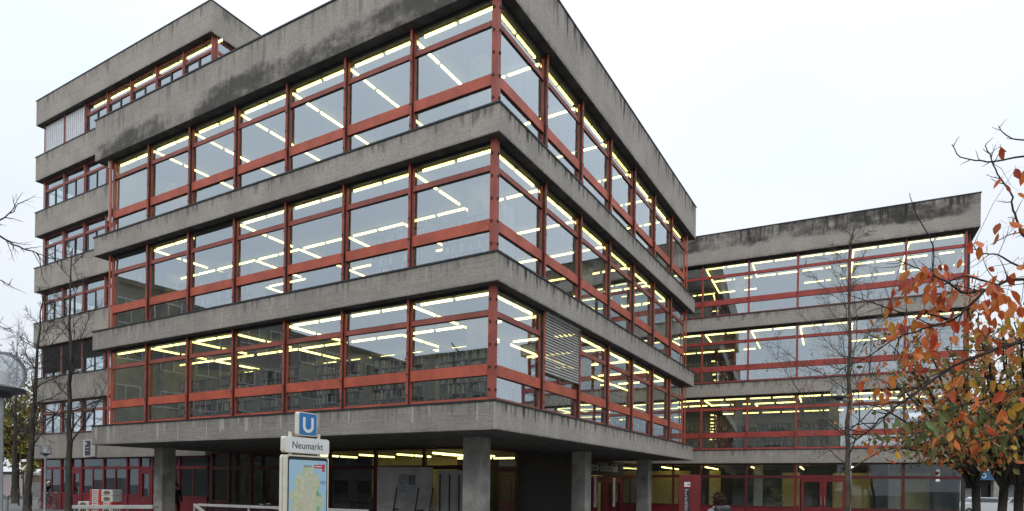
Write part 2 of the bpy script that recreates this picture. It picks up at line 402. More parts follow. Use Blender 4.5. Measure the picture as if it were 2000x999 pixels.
# ------------------------------------------------------------------ corner block
blk = empty('library_block', (0,0,0), 0, 'large concrete library block on columns, sharp corner towards viewer, long red framed window bands', 'building')
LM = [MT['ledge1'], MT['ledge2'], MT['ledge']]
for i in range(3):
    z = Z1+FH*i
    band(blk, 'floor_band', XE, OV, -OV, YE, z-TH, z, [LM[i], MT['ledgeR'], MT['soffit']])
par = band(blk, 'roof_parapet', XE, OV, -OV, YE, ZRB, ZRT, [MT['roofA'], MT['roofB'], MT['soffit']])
FA = frame_fn((0,0,0), (-1,0,0), (0,-1,0)); FB = frame_fn((0,0,0), (0,1,0), (1,0,0))
for i in range(3):
    zb = Z1+FH*i
    for k in range(7):
        lib_window(blk, FA, bl[k]+(.06 if k == 0 else 0), bl[k+1], zb, MT['red'], mull=k > 0, end=k == 6, matT=MT['redd'], matM=MT['redm'])
        lib_window(blk, FB, br[k]+(.06 if k == 0 else 0), br[k+1], zb, MT['red'], mull=k > 0, end=k == 6, matT=MT['redd'], matM=MT['redm'])
    m = MB(); m.box(-.07,.075,-.075,.07, zb+.03, zb+3.215); m.box(.082,.125,-.125,.06, zb+.03, zb+3.215); m.box(-.06,.081,-.125,-.082, zb+.03, zb+3.215)
    z = zb+.35
    while z < zb+3.1:
        m.box(-.02,.03,-.16,-.126, z-.03, z+.03, 1); m.box(.126,.16,-.03,.02, z-.03, z+.03, 1); z += .62
    m.build('corner_post', [MT['redm'], MT['gasket']], blk)
    # ceiling, inner back walls and floor of each storey
    c = MB(); c.box(XL+.1, -.1, .1, YR-.1, zb+3.175, zb+3.213); c.build('ceiling', MT['inside'], blk)
    c = MB(); c.box(XL+.1, -.1, .1, YR-.1, zb+.004, zb+.05); c.build('floor_covering', MT['floorin'], blk)
    c = MB(); c.box(XL-.02, XL+.05, .12, YR-.12, zb, zb+3.2); c.box(XL+.2, -.3, YR-.02, YR+.06, zb, zb+3.2); c.build('side_wall', MT['corewall'], blk)
    c = MB(); c.box(-14.2, -8.2, 8.2, 13.4, zb+.052, zb+3.17); c.build('core_wall', MT['corewall'], blk)
cpos = [(-1.78,2.05),(-18.72,2.3),(-1.9,10.55),(-1.82,18.75),(-10.2,10.6)]
for (x, y) in cpos[:4]:
    m = MB(); m.box(x-.32, x+.32, y-.32, y+.32, 0, SOF+.05); m.build('column', MT['slabcol'], blk, bevel=.02)
for i in range(3):
    for (x, y) in cpos[:4]:
        m = MB(); m.box(x-.28, x+.28, y-.28, y+.28, Z1+FH*i+.055, Z1+FH*i+3.17); m.build('column', MT['slabcol'], blk, bevel=.01)
# closed slatted blind over second court-side bay of the lowest glazed storey
m = MB(); zb = Z1; s0, s1 = br[1]+.08, br[2]-.08
z = zb+3.12
m.fbox(FB, s0, s1, .05, .16, z, z+.09)
while z > zb+1.36:
    m.hexa([FB(s0,.135,z-.096),FB(s1,.135,z-.096),FB(s1,.143,z-.098),FB(s0,.143,z-.098),FB(s0,.075,z+.010),FB(s1,.075,z+.010),FB(s1,.083,z+.006),FB(s0,.083,z+.006)])
    z -= .09
m.fbox(FB, s0, s1, .07, .12, z-.03, z+.02)
m.build('blind', plain('blind_aluminium', (.42,.41,.39), .5, .1), blk)
# rain chain / cable beside the far end of the street front
m = MB(); xx = XL-.14
m.tube([(xx,-.12,ZRB),(xx,-.12,ZRB-.5),(xx,-.12,12.95)], .028, 6); m.tube([(xx,-.12,ZRB-.05),(xx,-.12,ZRB-.35)], .06, 8); m.tube([(xx,-.12,12.95),(xx,-.12,12.8)], .07, 8)
m.build('downpipe', MT['railing'], blk)

# ---- recessed ground storey of the block
def shop_bay(root, F, s0, s1, mat, sill=.9, tr=2.5, top=SOF-.01, post=.07, split=0, panel=None, gm='glassg', name='shop_window', pmat=None):
    m = MB(); a, b = s0+post, s1-post
    m.fbox(F, s0-post+.002, s0+post, -.08, .06, 0, top)
    m.fbox(F, a, b, -.06, .04, tr, tr+.16); m.fbox(F, a, b, -.06, .03, top-.06, top)
    m.fbox(F, a, b, -.05, .02, 0, sill-.06, 1); m.fbox(F, a, b, -.07, .05, sill-.06, sill+.03)
    for q in range(split):
        x = a + (b-a)*(q+1)/(split+1); m.fbox(F, x-.035, x+.035, -.05, .03, sill+.03, tr)
    o = m.build(name, [mat, pmat or mat], root)
    g = MB(); xs = [a] + [a+(b-a)*(q+1)/(split+1) for q in range(split)] + [b]
    for q in range(len(xs)-1): pane(g, F, xs[q]+(.035 if q else 0), xs[q+1]-(.035 if q < len(xs)-2 else 0), sill+.03, tr)
    pane(g, F, a, b, tr+.16, top-.06)
    g.build('glass', MT[gm], o); return o
def door(root, F, s0, s1, mat, top=2.45, gm='glassg', lower=.25, leafw=.13, hs=1, letter=False):
    m = MB()
    m.fbox(F, s0, s0+leafw, -.05, .05, .02, top); m.fbox(F, s1-leafw, s1, -.05, .05, .02, top)
    m.fbox(F, s0+leafw, s1-leafw, -.05, .05, top-leafw, top); m.fbox(F, s0+leafw, s1-leafw, -.05, .05, .02, lower+.02)
    o = m.build('door', mat, root)
    g = MB(); pane(g, F, s0+leafw, s1-leafw, lower+.02, top-leafw); g.build('glass', MT[gm], o)
    h = MB(); x = s1-leafw*.5 if hs > 0 else s0+leafw*.5
    h.tube([F(x,.06,1.0),F(x,.11,1.0),F(x,.11,1.45),F(x,.06,1.45)], .016, 6); h.build('handle', MT['steel'], o)
    return o
YG = 5.9; XG = -4.2
FG = frame_fn((-20.4, YG, 0), (1,0,0), (0,-1,0)); FW2 = frame_fn((XG, YG, 0), (0,1,0), (1,0,0))
gx = [0, 1.35, 3.0, 5.6, 8.3, 11.0, 13.6, 16.1]
for k in range(len(gx)-1):
    shop_bay(blk, FG, gx[k], gx[k+1], MT['crimd'], sill=.75 if k else .9, tr=2.48, split=1 if k in (2,3,5) else 0, pmat=MT['crimd'])
shop_bay(blk, FW2, .1, 3.1, MT['crimd'], tr=2.45, sill=.8)
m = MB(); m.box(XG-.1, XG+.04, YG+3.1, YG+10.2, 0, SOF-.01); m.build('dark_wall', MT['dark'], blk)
shop_bay(blk, FW2, 15.9, 18.9, MT['crimd'], tr=2.5, sill=.35, split=1)
m = MB(); m.box(XG-.08, XG+.05, YG+10.2, YG+15.9, 2.5, SOF-.01); m.build('entrance_fascia', MT['dark'], blk)
for k in range(4):
    door(blk, FW2, 10.28+k*1.4, 10.28+k*1.4+1.36, MT['crim'], lower=.3, leafw=.34, hs=1 if k % 2 == 0 else -1)
# rooms behind
m = MB(); m.box(-13.2, -8.0, 9.9, 10.0, 0, 3.2); m.box(-6.6, -6.5, 17.5, 24.6, 0, 2.6); m.build('wall_painted_warm', MT['yellow'], blk)
m = MB(); m.box(-20.3, XG-.2, 12.6, 12.7, 0, 3.3); m.box(-12, -11.9, 12.8, 24.6, 0, 3.3); m.box(-20.4, -20.3, YG+.2, 24.6, 0, 3.3); m.box(-20.3, XG-.2, 24.7, 24.8, 0, 3.3); m.build('wall_painted_dim', MT['dimwall'], blk)
m = MB(); m.box(-10.4, -9.4, 8.9, 9.3, .0, 1.9); m.box(-12.9,-12.2,8.6,9.0,0,1.2); m.build('dark_cabinet', MT['dark'], blk)
m = MB(); m.box(-20.3, XG-.15, YG+.2, YE-.2, SOF-.05, SOF-.012); m.build('ceiling', MT['inside'], blk)
# carved lettering over the entrance
def text(name, s, size, loc, rot, mat, parent, ext=.006, align='LEFT', sx=1.0, font_off=0.0, sp=1.0):
    cu = bpy.data.curves.new(name, 'FONT'); cu.body = s; cu.size = size; cu.extrude = ext; cu.align_x = align; cu.offset = font_off; cu.space_character = sp
    to = bpy.data.objects.new(name, cu); col.objects.link(to)
    dg = bpy.context.evaluated_depsgraph_get(); me = bpy.data.meshes.new_from_object(to.evaluated_get(dg))
    bpy.data.objects.remove(to); me.materials.clear(); me.materials.append(mat)
    o = bpy.data.objects.new(name, me); col.objects.link(o)
    o.location = loc; o.rotation_euler = rot; o.scale = (sx, 1, 1)
    if parent: o.parent = parent
    return o
text('lettering', 'zentral-bibliothek', .66, (XG+.058, YG+10.25, 2.74), (R(90),0,R(90)), plain('letter_grey', (.42,.45,.44), .5, .1), blk, sx=1.02, font_off=.006)

# ------------------------------------------------------------------ office tower at the far left
TX1, TY, TF, TZ0, TTH = -20.71, 5.89, 3.6, 4.738, 1.547
tow = empty('office_tower', (TX1, TY, 0), 0, 'tallest concrete office block rising at the far left behind the corner block', 'building')
TB = 2.44; tx0, tx1 = -38.418-TX1, -20.49-TX1; tD = 16.0
for i in range(6):
    z = TZ0+TF*i
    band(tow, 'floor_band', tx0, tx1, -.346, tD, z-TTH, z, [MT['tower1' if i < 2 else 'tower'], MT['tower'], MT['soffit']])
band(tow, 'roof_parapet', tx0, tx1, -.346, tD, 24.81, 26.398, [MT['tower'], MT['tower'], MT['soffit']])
FT = frame_fn((0,0,0), (-1,0,0), (0,-1,0)); FT2 = frame_fn((0,0,0), (0,1,0), (1,0,0)); FT3 = frame_fn((-7*TB,0,0), (0,1,0), (-1,0,0))
def tower_window(F, s0, s1, zb, end=False, top=2.05):
    m = MB(); a, b = s0+.055, s1-.055; c = (a+b)/2
    m.fbox(F, s0-.05, s0+.05, -.07, .05, zb+.03, zb+top); m.fbox(F, s0-.04, s0+.04, .10, .13, zb+.03, zb+top)
    if end: m.fbox(F, s1-.05, s1+.05, -.07, .05, zb+.03, zb+top); m.fbox(F, s1-.04, s1+.04, .10, .13, zb+.03, zb+top)
    m.fbox(F, a, b, -.05, .03, zb+.05, zb+.12); m.fbox(F, a, b, -.05, .035, zb+1.33, zb+1.47); m.fbox(F, a, b, -.05, .03, zb+top-.07, zb+top)
    m.fbox(F, c-.06, c+.02, -.05, .03, zb+.12, zb+1.33, 1); m.fbox(F, c+.02, b, -.045, .015, zb+1.26, zb+1.33, 1); m.fbox(F, b-.05, b, -.045, .015, zb+.12, zb+1.26, 1)
    o = m.build('window', [MT['redd'], MT['gasket']], tow)
    g = MB(); pane(g, F, a, c-.06, zb+.12, zb+1.33); pane(g, F, c+.02, b-.05, zb+.12, zb+1.26); pane(g, F, a, b, zb+1.47, zb+top-.07)
    g.build('glass', MT['glass'], o)
bw = plain('blind_white', (.62,.64,.66), .6, .06); bd = plain('blind_dark', (.10,.10,.105), .6, .2)
for i in range(6):
    zb = TZ0+TF*i
    for k in range(7): tower_window(FT, k*TB, (k+1)*TB, zb, end=k == 6)
    for k in range(2): tower_window(FT3, .12+k*TB, .12+(k+1)*TB, zb)
    if i >= 4:
        for k in range(2): tower_window(FT2, .12+k*TB, .12+(k+1)*TB, zb, end=k == 1)
    m = MB(); m.box(-7*TB+.1, -.1, .1, tD-.4, zb+1.99, zb+2.03); m.build('ceiling', MT['inside'], tow)
    m = MB(); m.box(-7*TB+.2, -.2, 6.2, 6.3, zb+.01, zb+1.98); m.build('back_wall', MT['corewall'], tow)
    if i < 4:
        m = MB(); m.box(-.03, .03, .1, tD-.4, zb+.01, zb+2.03); m.build('side_wall', MT['tower'], tow)
def slats(F, s0, s1, z0, z1, mat, vertical=False):
    m = MB()
    if vertical:
        n = int((s1-s0)/.11)
        for q in range(n):
            x = s0+(s1-s0)*(q+.5)/n; m.fbox(F, x-.05, x+.05, .05+.012*(q % 2), .06+.012*(q % 2), z0, z1)
    else:
        z = z1
        while z > z0:
            m.hexa([F(s0,.06,z-.06),F(s1,.06,z-.06),F(s1,.068,z-.064),F(s0,.068,z-.064),F(s0,.12,z),F(s1,.12,z),F(s1,.128,z-.004),F(s0,.128,z-.004)]); z -= .075
    return m.build('blind', mat, tow)
for k in (5, 6): slats(FT, k*TB+.07, (k+1)*TB-.07, TZ0+TF*5+.1, TZ0+TF*5+1.98, bw, True)
for k in (5, 6): slats(FT, k*TB+.07, (k+1)*TB-.07, TZ0+TF+.35, TZ0+TF+1.98, bd)
for k in (3, 4): slats(FT, k*TB+.07, (k+1)*TB-.07, TZ0+TF+.95, TZ0+TF+1.98, bd)
# ground storey of the tower: crimson panels, doors and glazing
FTG = frame_fn((-7*TB, 0, 0), (1,0,0), (0,-1,0))
for k in range(7):
    if k in (1, 4):
        s = k*TB; shop_bay(tow, FTG, s, s+1.22, MT['crim'], sill=1.05, tr=2.52, top=3.185, split=0, pmat=MT['crim'])
        m = MB(); m.fbox(FTG, s+1.15, s+1.29, -.08, .06, 0, 3.185); m.fbox(FTG, s+1.29, s+TB-.07, -.06, .04, 2.47, 2.68); m.fbox(FTG, s+1.29, s+TB-.07, -.06, .03, 3.12, 3.185)
        o = m.build('door_frame', MT['crim'], tow); g = MB(); pane(g, FTG, s+1.29, s+TB-.07, 2.68, 3.12); g.build('glass', MT['glassg'], o)
        door(tow, FTG, s+1.30, s+TB-.08, MT['crim'], top=2.46, lower=.95, leafw=.2)
    else: shop_bay(tow, FTG, k*TB, (k+1)*TB, MT['crim'], sill=1.05, tr=2.52, top=3.185, split=1, pmat=MT['crim'])
m = MB(); m.box(-7*TB+.1, -.1, 5.0, 5.1, 0, 3.1); m.build('back_wall', MT['corewall'], tow)
m = MB(); m.box(-.04, .04, .1, 5, 0, 3.18); m.box(-7*TB-.06, -7*TB+.02, .1, tD-.4, 0, 3.18); m.build('side_wall', MT['crimd'], tow)

# ------------------------------------------------------------------ wing on the right
WA = .06441; wing = empty('library_wing', (-.3306, 24.929, 0), WA, 'long concrete wing at the back right with a black streaked roof band', 'building')
WB = 2.6425; WEND = 13.769; W0 = -3*WB
for i in range(3):
    z = Z1+FH*i
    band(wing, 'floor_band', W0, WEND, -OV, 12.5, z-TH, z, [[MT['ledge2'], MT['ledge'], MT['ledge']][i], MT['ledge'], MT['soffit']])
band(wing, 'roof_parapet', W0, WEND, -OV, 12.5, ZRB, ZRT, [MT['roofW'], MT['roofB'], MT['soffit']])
FWg = frame_fn((0,0,0), (1,0,0), (0,-1,0)); FWe = frame_fn((5*WB+.06,0,0), (0,1,0), (1,0,0))
for i in range(3):
    zb = Z1+FH*i
    for k in range(-3, 5): lib_window(wing, FWg, k*WB, (k+1)*WB, zb, MT['wred'], end=k == 4, matT=MT['wred'])
    for k in range(4): lib_window(wing, FWe, .15+k*WB, .15+(k+1)*WB, zb, MT['wred'], end=k == 3)
    c = MB(); c.box(W0, 5*WB-.1, .1, 12.3, zb+3.175, zb+3.213); c.build('ceiling', MT['inside'], wing)
    c = MB(); c.box(W0, 5*WB-.1, .1, 12.3, zb+.004, zb+.05); c.build('floor_covering', MT['floorin'], wing)
    c = MB(); c.box(W0, 5*WB-1.5, 10.4, 10.5, zb+.055, zb+3.17); c.build('back_wall', MT['corewall'], wing)
    for x in (1.9, 7.2, 12.0):
        m = MB(); m.box(x-.25, x+.25, 1.6, 2.1, zb+.055, zb+3.17); m.build('column', MT['slabcol'], wing, bevel=.01)
wz = [-3*WB, -2*WB, -.62*WB, 0, WB, 2*WB, 3*WB, 4*WB, 5*WB]
for k in range(8):
    a, b = wz[k], wz[k+1]
    if k == 5:
        shop_bay(wing, FWg, a, a+.28, MT['crim'], sill=.9, tr=2.5)
        m = MB(); m.fbox(FWg, a+.21, b-.07, -.06, .04, 2.5, 2.68); m.fbox(FWg, a+.21, b-.07, -.06, .03, SOF-.07, SOF-.01); o = m.build('door_frame', MT['crim'], wing)
        g = MB(); pane(g, FWg, a+.21, b-.07, 2.68, SOF-.07); g.build('glass', MT['glassg'], o)
        door(wing, FWg, a+.30, a+1.42, MT['crim'], top=2.48, lower=.85, leafw=.16); door(wing, FWg, a+1.44, b-.08, MT['crim'], top=2.48, lower=.85, leafw=.16, hs=-1)
    else: shop_bay(wing, FWg, a, b, MT['crimd'], sill=.85, tr=2.5, split=0, pmat=MT['crim'])
m = MB(); m.fbox(FWg, 5*WB-.07, 5*WB+.1, -.1, .06, 0, SOF-.01); m.build('end_post', MT['dark'], wing)
m = MB(); m.box(W0, 5*WB-.4, 6.4, 6.5, 0, 3.3); m.box(5*WB-.2, 5*WB-.1, .2, 6.4, 0, 3.3); m.box(W0, W0+.1, .2, 6.4, 0, 3.3); m.build('wall_painted_dim', MT['dimwall'], wing)
m = MB(); m.box(.1, .8, 2.6, 2.7, 0, 3.0); m.box(7.2, 9.2, 3.4, 3.5, 0, 2.9); m.box(10.5, 12.1, 2.9, 3.0, 0, 2.9); m.box(4.4, 5.4, 3.2, 3.3, 0, 2.9); m.box(-4.5, -1.2, 3.0, 3.1, 0, 3.0); m.build('wall_painted_warm', MT['yellow'], wing)
m = MB(); m.box(.9, 3.6, 3.4, 3.6, 0, 2.1); m.box(9.3, 10.6, 3.0, 3.2, 0, 2.2); m.box(12.1, 13.0, 1.2, 1.3, 0, 2.4); m.build('dark_cabinet', MT['dark'], wing)
m = MB(); m.box(2.9, 3.4, 1.5, 2.0, 0, SOF); m.box(10.0, 10.5, 1.5, 2.0, 0, SOF); m.build('column', MT['slabcol'], wing)

# ------------------------------------------------------------------ fluorescent strips: every fitting is a thing
lh = MB(); lh.box(-1.22, 1.22, -.035, .035, .034, .075)
lt0 = MB(); lt0.tube([(-1.19,0,0),(-.075,0,0)], .039, 8)
lt1 = MB(); lt1.tube([(.075,0,0),(1.19,0,0)], .039, 8)
light0 = lh.build('ceiling_light', MT['house'])
lt0.build('tube', MT['tube'], light0); lt1.build('tube', MT['tube'], light0)
used = [False]
def light(p, ang, label, group):
    if not used[0]: o = light0; used[0] = True
    else: o = link_copy(light0)
    o.location = p; o.rotation_euler = (0, 0, ang); tag(o, label, 'ceiling light', group)
FLN = ['lowest glazed storey', 'middle glazed storey', 'top storey']
rl = random.Random(3)
gxs = [-b for b in bl]; gys = br
for i in range(3):
    zl = Z1+FH*i+3.085
    lab = f'twin tube fluorescent strip on the corner block ceiling, {FLN[i]}'; grp = f'fluorescent strips in the {FLN[i]} of the corner block'
    depth = [5, 3, 2][i]; drop = [.16, .2, .0][i]
    for j in range(0, 7):
        for k in range(7):
            near = min(j, k)
            # strips parallel to the street front (along x) at row j
            if j < depth or (k < depth and j < 7):
                if not (-14.2 < (gxs[k]+gxs[k+1])/2 < -8.2 and 8.0 < gys[j] < 13.5):
                    if (i == 2 and j in (0,)) or (rl.random() > drop + (.12 if j > 1 and k > 1 else 0)):
                        light(((gxs[k]+gxs[k+1])/2, gys[j]+(.2 if j == 0 else .1), zl), 0, lab, grp)
            if j < depth or k < depth:
                if not (-14.2 < gxs[k] < -8.2 and 8.0 < (gys[j]+gys[j+1])/2 < 13.5):
                    if (i == 2 and k == 0) or rl.random() > drop+(.12 if j > 1 and k > 1 else 0):
                        light((gxs[k]-(.2 if k == 0 else .12), (gys[j]+gys[j+1])/2, zl), R(90), lab, grp)
Wm = Matrix.Translation(wing.location) @ Matrix.Rotation(WA, 4, 'Z')
for i in range(3):
    zl = Z1+FH*i+3.085
    lab = f'twin tube fluorescent strip on the back wing ceiling, {FLN[i]}'; grp = f'fluorescent strips in the {FLN[i]} of the wing'
    for k in range(-1, 5):
        for j in range(3 if i else 4):
            if rl.random() > .22: light(Wm @ Vector(((k+.5)*WB, .2+j*2.6, zl)), WA, lab, grp)
        for j in range(2):
            if rl.random() > .3: light(Wm @ Vector((k*WB+.15, 1.7+j*2.5, zl)), WA+R(90), lab, grp)
for k in range(5):
    light((TX1-(k+.35)*TB, TY+.22, TZ0+5*TF+1.92), 0, 'short lit ceiling strip behind the top floor windows of the office tower', 'ceiling strips in the office tower top floor')
for (x, y, a) in [(-16.6,8.6,90),(-13.2,7.6,90),(-11.0,7.8,90),(-8.9,7.9,90),(-6.9,8.4,90),(-12.5,10.6,0),(-9.5,10.9,0),(-6.8,11.2,0),(-5.6,8.2,90),(-6.6,7.4,90),(-7.2,13,0),(-5.6,17.5,90),(-5.8,20.5,90),(-5.6,23,90),(-7.6,21,90),(-7.8,18,90)]:
    light((x, y, 3.16), R(a), 'fluorescent strip in the warm toned ground floor room under the corner block', 'fluorescent strips in the ground floor of the block')
for k in range(-1, 4):
    for j in range(2): light(Wm @ Vector((k*WB+.25, 1.4+j*2.5, 3.16)), WA+R(90), 'fluorescent strip in the ground floor of the back wing', 'fluorescent strips in the ground floor of the wing')

# ------------------------------------------------------------------ bookshelves (things) behind the glass
books = island_colors('book_spines', [(0,(.32,.30,.27)),(.2,(.12,.05,.04)),(.35,(.42,.40,.36)),(.5,(.07,.10,.14)),(.62,(.5,.48,.43)),(.74,(.13,.14,.09)),(.86,(.40,.24,.08)),(1,(.52,.51,.48))])
books.node_tree.nodes['Color Ramp'].color_ramp.interpolation = 'CONSTANT'
shelfm = plain('shelf_grey', (.24,.24,.23), .6, .1)
protos = []
for q in range(4):
    rb = random.Random(40+q); W = 2.2; f = MB(); b = MB()
    f.box(-W/2, -W/2+.03, -.3, .3, 0, 1.95); f.box(W/2-.03, W/2, -.3, .3, 0, 1.95); f.box(-.015, .015, -.3, .3, 0, 1.95)
    for r_ in range(6): f.box(-W/2+.031, W/2-.031, -.28, .28, .08+r_*.34, .105+r_*.34)
    f.box(-W/2+.031, W/2-.031, -.01, .01, .11, 1.9)
    for r_ in range(5):
        for sd_ in (-1, 1):
            x = -W/2+.04
            while x < W/2-.06:
                ww = rb.uniform(.018, .055); hh = rb.uniform(.19, .30)
                if rb.random() > .12 and not -.06 < x < .03:
                    y0, y1 = (.03, .26) if sd_ > 0 else (-.26, -.03)
                    b.box(x, x+ww*.94, y0, y1-rb.uniform(0,.03), .107+r_*.34, .107+r_*.34+hh)
                x += ww
                if rb.random() < .04: x += rb.uniform(.05, .3)
    protos.append((f.mesh('bookshelf', shelfm), b.mesh('books', books)))
def shelf(p, ang, label, group):
    a, b = random.choice(protos)
    o = bpy.data.objects.new('bookshelf', a); col.objects.link(o); o.location = p; o.rotation_euler = (0,0,ang); tag(o, label, 'bookshelf', group)
    c = bpy.data.objects.new('books', b); col.objects.link(c); c.parent = o
for i in range(2):
    z = Z1+FH*i+.052
    lab = f'grey bookshelf full of books in the corner block, {FLN[i]}'; g = f'bookshelves in the {FLN[i]} of the corner block'
    for k in range(7):
        if (i == 0 and k not in (6,)) or (i == 1 and k in (0,1,4,5)): shelf(((gxs[k]+gxs[k+1])/2, 1.15+rl.random()*.3, z), 0, lab, g)
        if i == 0 or k in (3,5): shelf((-1.0-rl.random()*.2, (gys[k]+gys[k+1])/2+ (1.0 if k == 0 else 0), z), R(90), lab, g)
        if i == 0 and k > 1: shelf(((gxs[k]+gxs[k+1])/2, 4.2, z), 0, lab, g)
for i in range(3):
    z = Z1+FH*i+.052
    lab = f'grey bookshelf full of books in the back wing, {FLN[i]}'; g = f'bookshelves in the {FLN[i]} of the wing'
    for k in range(-1, 5):
        if (i < 2) or k in (-1,0): shelf(Wm @ Vector(((k+.5)*WB, 3.0+rl.random()*.4, z)), WA, lab, g)

# ------------------------------------------------------------------ view transform
sc.view_settings.view_transform = 'Standard'; sc.view_settings.look = 'None'; sc.view_settings.gamma = 1; sc.view_settings.exposure = 0.14
sc.view_settings.use_curve_mapping = False
sc.cycles.use_denoising = True; sc.cycles.max_bounces = 8; sc.cycles.transparent_max_bounces = 16

# ------------------------------------------------------------------ ground
def paving():
    t = NT('paving_slabs'); o = t.obj()
    br_ = t.n('ShaderNodeTexBrick'); t.l(o, br_.inputs['Vector']); br_.inputs['Scale'].default_value = 1.0
    br_.inputs['Brick Width'].default_value = .6; br_.inputs['Row Height'].default_value = .4; br_.inputs['Mortar Size'].default_value = .008
    br_.inputs['Color1'].default_value = (.12,.117,.11,1); br_.inputs['Color2'].default_value = (.15,.145,.138,1); br_.inputs['Mortar'].default_value = (.07,.07,.065,1)
    n = t.noise(o, .4, 6, .6); c = t.mix(t.math('MULTIPLY', t.smooth(n, .35, .7), .45), br_.outputs[0], (.08,.078,.074,1))
    t.bsdf(c, .75, 0, t.noise(o, 30, 4), .2, .005); return t.m
g = MB(); g.face([(-700,-700,-.01),(700,-700,-.01),(700,700,-.01),(-700,700,-.01)]); tag(g.build('ground', plain('asphalt_ground', (.07,.07,.07), .85, .2, .3)), kind='structure')
g = MB(); g.face([(-60,-30,0),(22,-30,0),(22,30,0),(-60,30,0)]); tag(g.build('pavement', paving()), kind='structure')
g = MB(); g.box(22.0, 22.15, -30, 30, -.008, .1); g.box(-60, 22, 30.01, 30.16, -.008, .1); tag(g.build('kerb', MT['slabcol']), kind='structure')

# ------------------------------------------------------------------ station sign
tp = Vector((-1.05, -6.2, 0))
ts = empty('station_sign', tp, R(2), 'tall cream station totem with blue letter panel, name board and city map', 'sign')
def rbox(m, x0, x1, y0, y1, z0, z1, r=.04, n=4, mi=0):
    """box along x with rounded corners in the y-z plane"""
    pts = []
    for (cy, cz, a0) in ((y1-r, z1-r, 0), (y0+r, z1-r, 90), (y0+r, z0+r, 180), (y1-r, z0+r, 270)):
        for k in range(n+1):
            a = R(a0+90*k/n); pts.append((cy+r*math.cos(a), cz+r*math.sin(a)))
    m.face([(x1, y, z) for y, z in pts], None, mi); m.face([(x0, y, z) for y, z in reversed(pts)], None, mi)
    for k in range(len(pts)):
        a, b = pts[k], pts[(k+1) % len(pts)]
        m.face([(x0,a[0],a[1]),(x0,b[0],b[1]),(x1,b[0],b[1]),(x1,a[0],a[1])], None, mi)
m = MB(); m.tube([(-.06,.2,0),(-.06,.2,2.9)], .035, 8); m.tube([(-.06,1.0,0),(-.06,1.0,2.9)], .035, 8); m.build('pole', MT['cream'], ts)
m = MB(); rbox(m, -.11, 0, .37, .89, 2.84, 3.33, .05); ub = m.build('letter_panel', [MT['cream']], ts)
m = MB(); rbox(m, .001, .006, .388, .872, 2.86, 3.31, .04); m.build('blue_face', MT['blue'], ub)
# the U: a bent thick stroke
m = MB(); w_ = .066; cyu = .63; Ri = .075
ring = [(math.cos(R(180+180*k/14)), math.sin(R(180+180*k/14))) for k in range(15)]
z0 = 3.055; zt = 3.235
out = [(-(Ri+w_), zt)] + [((Ri+w_)*a, z0+(Ri+w_)*b) for a, b in ring] + [((Ri+w_), zt)]
inn = [(-Ri, zt)] + [(Ri*a, z0+Ri*b) for a, b in ring] + [(Ri, zt)]
for k in range(len(out)-1):
    q = [out[k], out[k+1], inn[k+1], inn[k]]
    m.face([(.010, cyu+a*1.08, b-.01) for a, b in q]); 
m.build('letter', MT['white'], ub)
m = MB(); rbox(m, -.11, 0, 0, 1.26, 2.47, 2.80, .055); nb = m.build('name_board', MT['cream'], ts)
m = MB(); rbox(m, .001, .004, .012, 1.248, 2.482, 2.788, .045); m.build('white_face', MT['white'], nb)
text('name', 'Neumarkt', .205, (.005, .63, 2.565), (R(90),0,R(90)), MT['black'], nb, align='CENTER', ext=.002, sx=1.03)
m = MB(); rbox(m, -.13, -.07, 0, 1.2, .3, 2.43, .07); rbox(m, -.06, .02, .03, 1.23, .3, 2.43, .07); mb_ = m.build('map_case', MT['cream'], ts)
m = MB(); rbox(m, .0205, .0235, .075, 1.19, .36, 2.40, .05); m.build('dark_rim', MT['black'], mb_)
def map_mat():
    t = NT('city_map'); o = t.obj(); sep = t.n('ShaderNodeSeparateXYZ'); t.l(o, sep.inputs[0]); y, z = sep.outputs[1], sep.outputs[2]
    n1 = t.noise(o, 3.2, 6, .62); n2 = t.noise(o, 9, 6, .7)
    dy = t.math('MULTIPLY', t.math('SUBTRACT', y, .62), 2.2); dz = t.math('MULTIPLY', t.math('SUBTRACT', z, 1.5), 1.25)
    rr = t.math('SQRT', t.math('ADD', t.math('MULTIPLY', dy, dy), t.math('MULTIPLY', dz, dz)))
    rr2 = t.math('ADD', rr, t.math('MULTIPLY', t.math('SUBTRACT', n1, .5), 1.5))
    city = t.math('SUBTRACT', 1.0, t.smooth(rr2, .86, .93))
    core = t.math('SUBTRACT', 1.0, t.smooth(t.math('ADD', rr, t.math('MULTIPLY', t.math('SUBTRACT', n2, .5), 1.2)), .2, .42))
    c = t.mix(city, (.36,.56,.70,1), t.mix(t.smooth(n2, .42, .6), (.45,.55,.32,1), (.62,.60,.42,1)))
    c = t.mix(t.math('MULTIPLY', core, .6), c, (.62,.52,.42,1))
    gre = t.math('MULTIPLY', t.smooth(t.math('ADD', n1, t.math('MULTIPLY', t.math('SUBTRACT', y, .62), .45)), .66, .69), city)
    c = t.mix(gre, c, (.16,.42,.22,1))
    vo = t.n('ShaderNodeTexVoronoi', feature='DISTANCE_TO_EDGE'); t.l(o, vo.inputs[0]); vo.inputs['Scale'].default_value = 17
    c = t.mix(t.math('MULTIPLY', t.math('LESS_THAN', vo.outputs[0], .035), t.math('MULTIPLY', city, .5)), c, (.55,.35,.25,1))
    riv = t.math('ABSOLUTE', t.math('SUBTRACT', t.math('ADD', t.math('MULTIPLY', t.math('SUBTRACT', z, 1.5), -.35), t.math('MULTIPLY', t.math('SUBTRACT', n1, .5), .6)), t.math('SUBTRACT', y, .72)))
    c = t.mix(t.math('MULTIPLY', t.math('LESS_THAN', riv, .012), city), c, (.35,.58,.75,1))
    t.bsdf(c, .25); return t.m
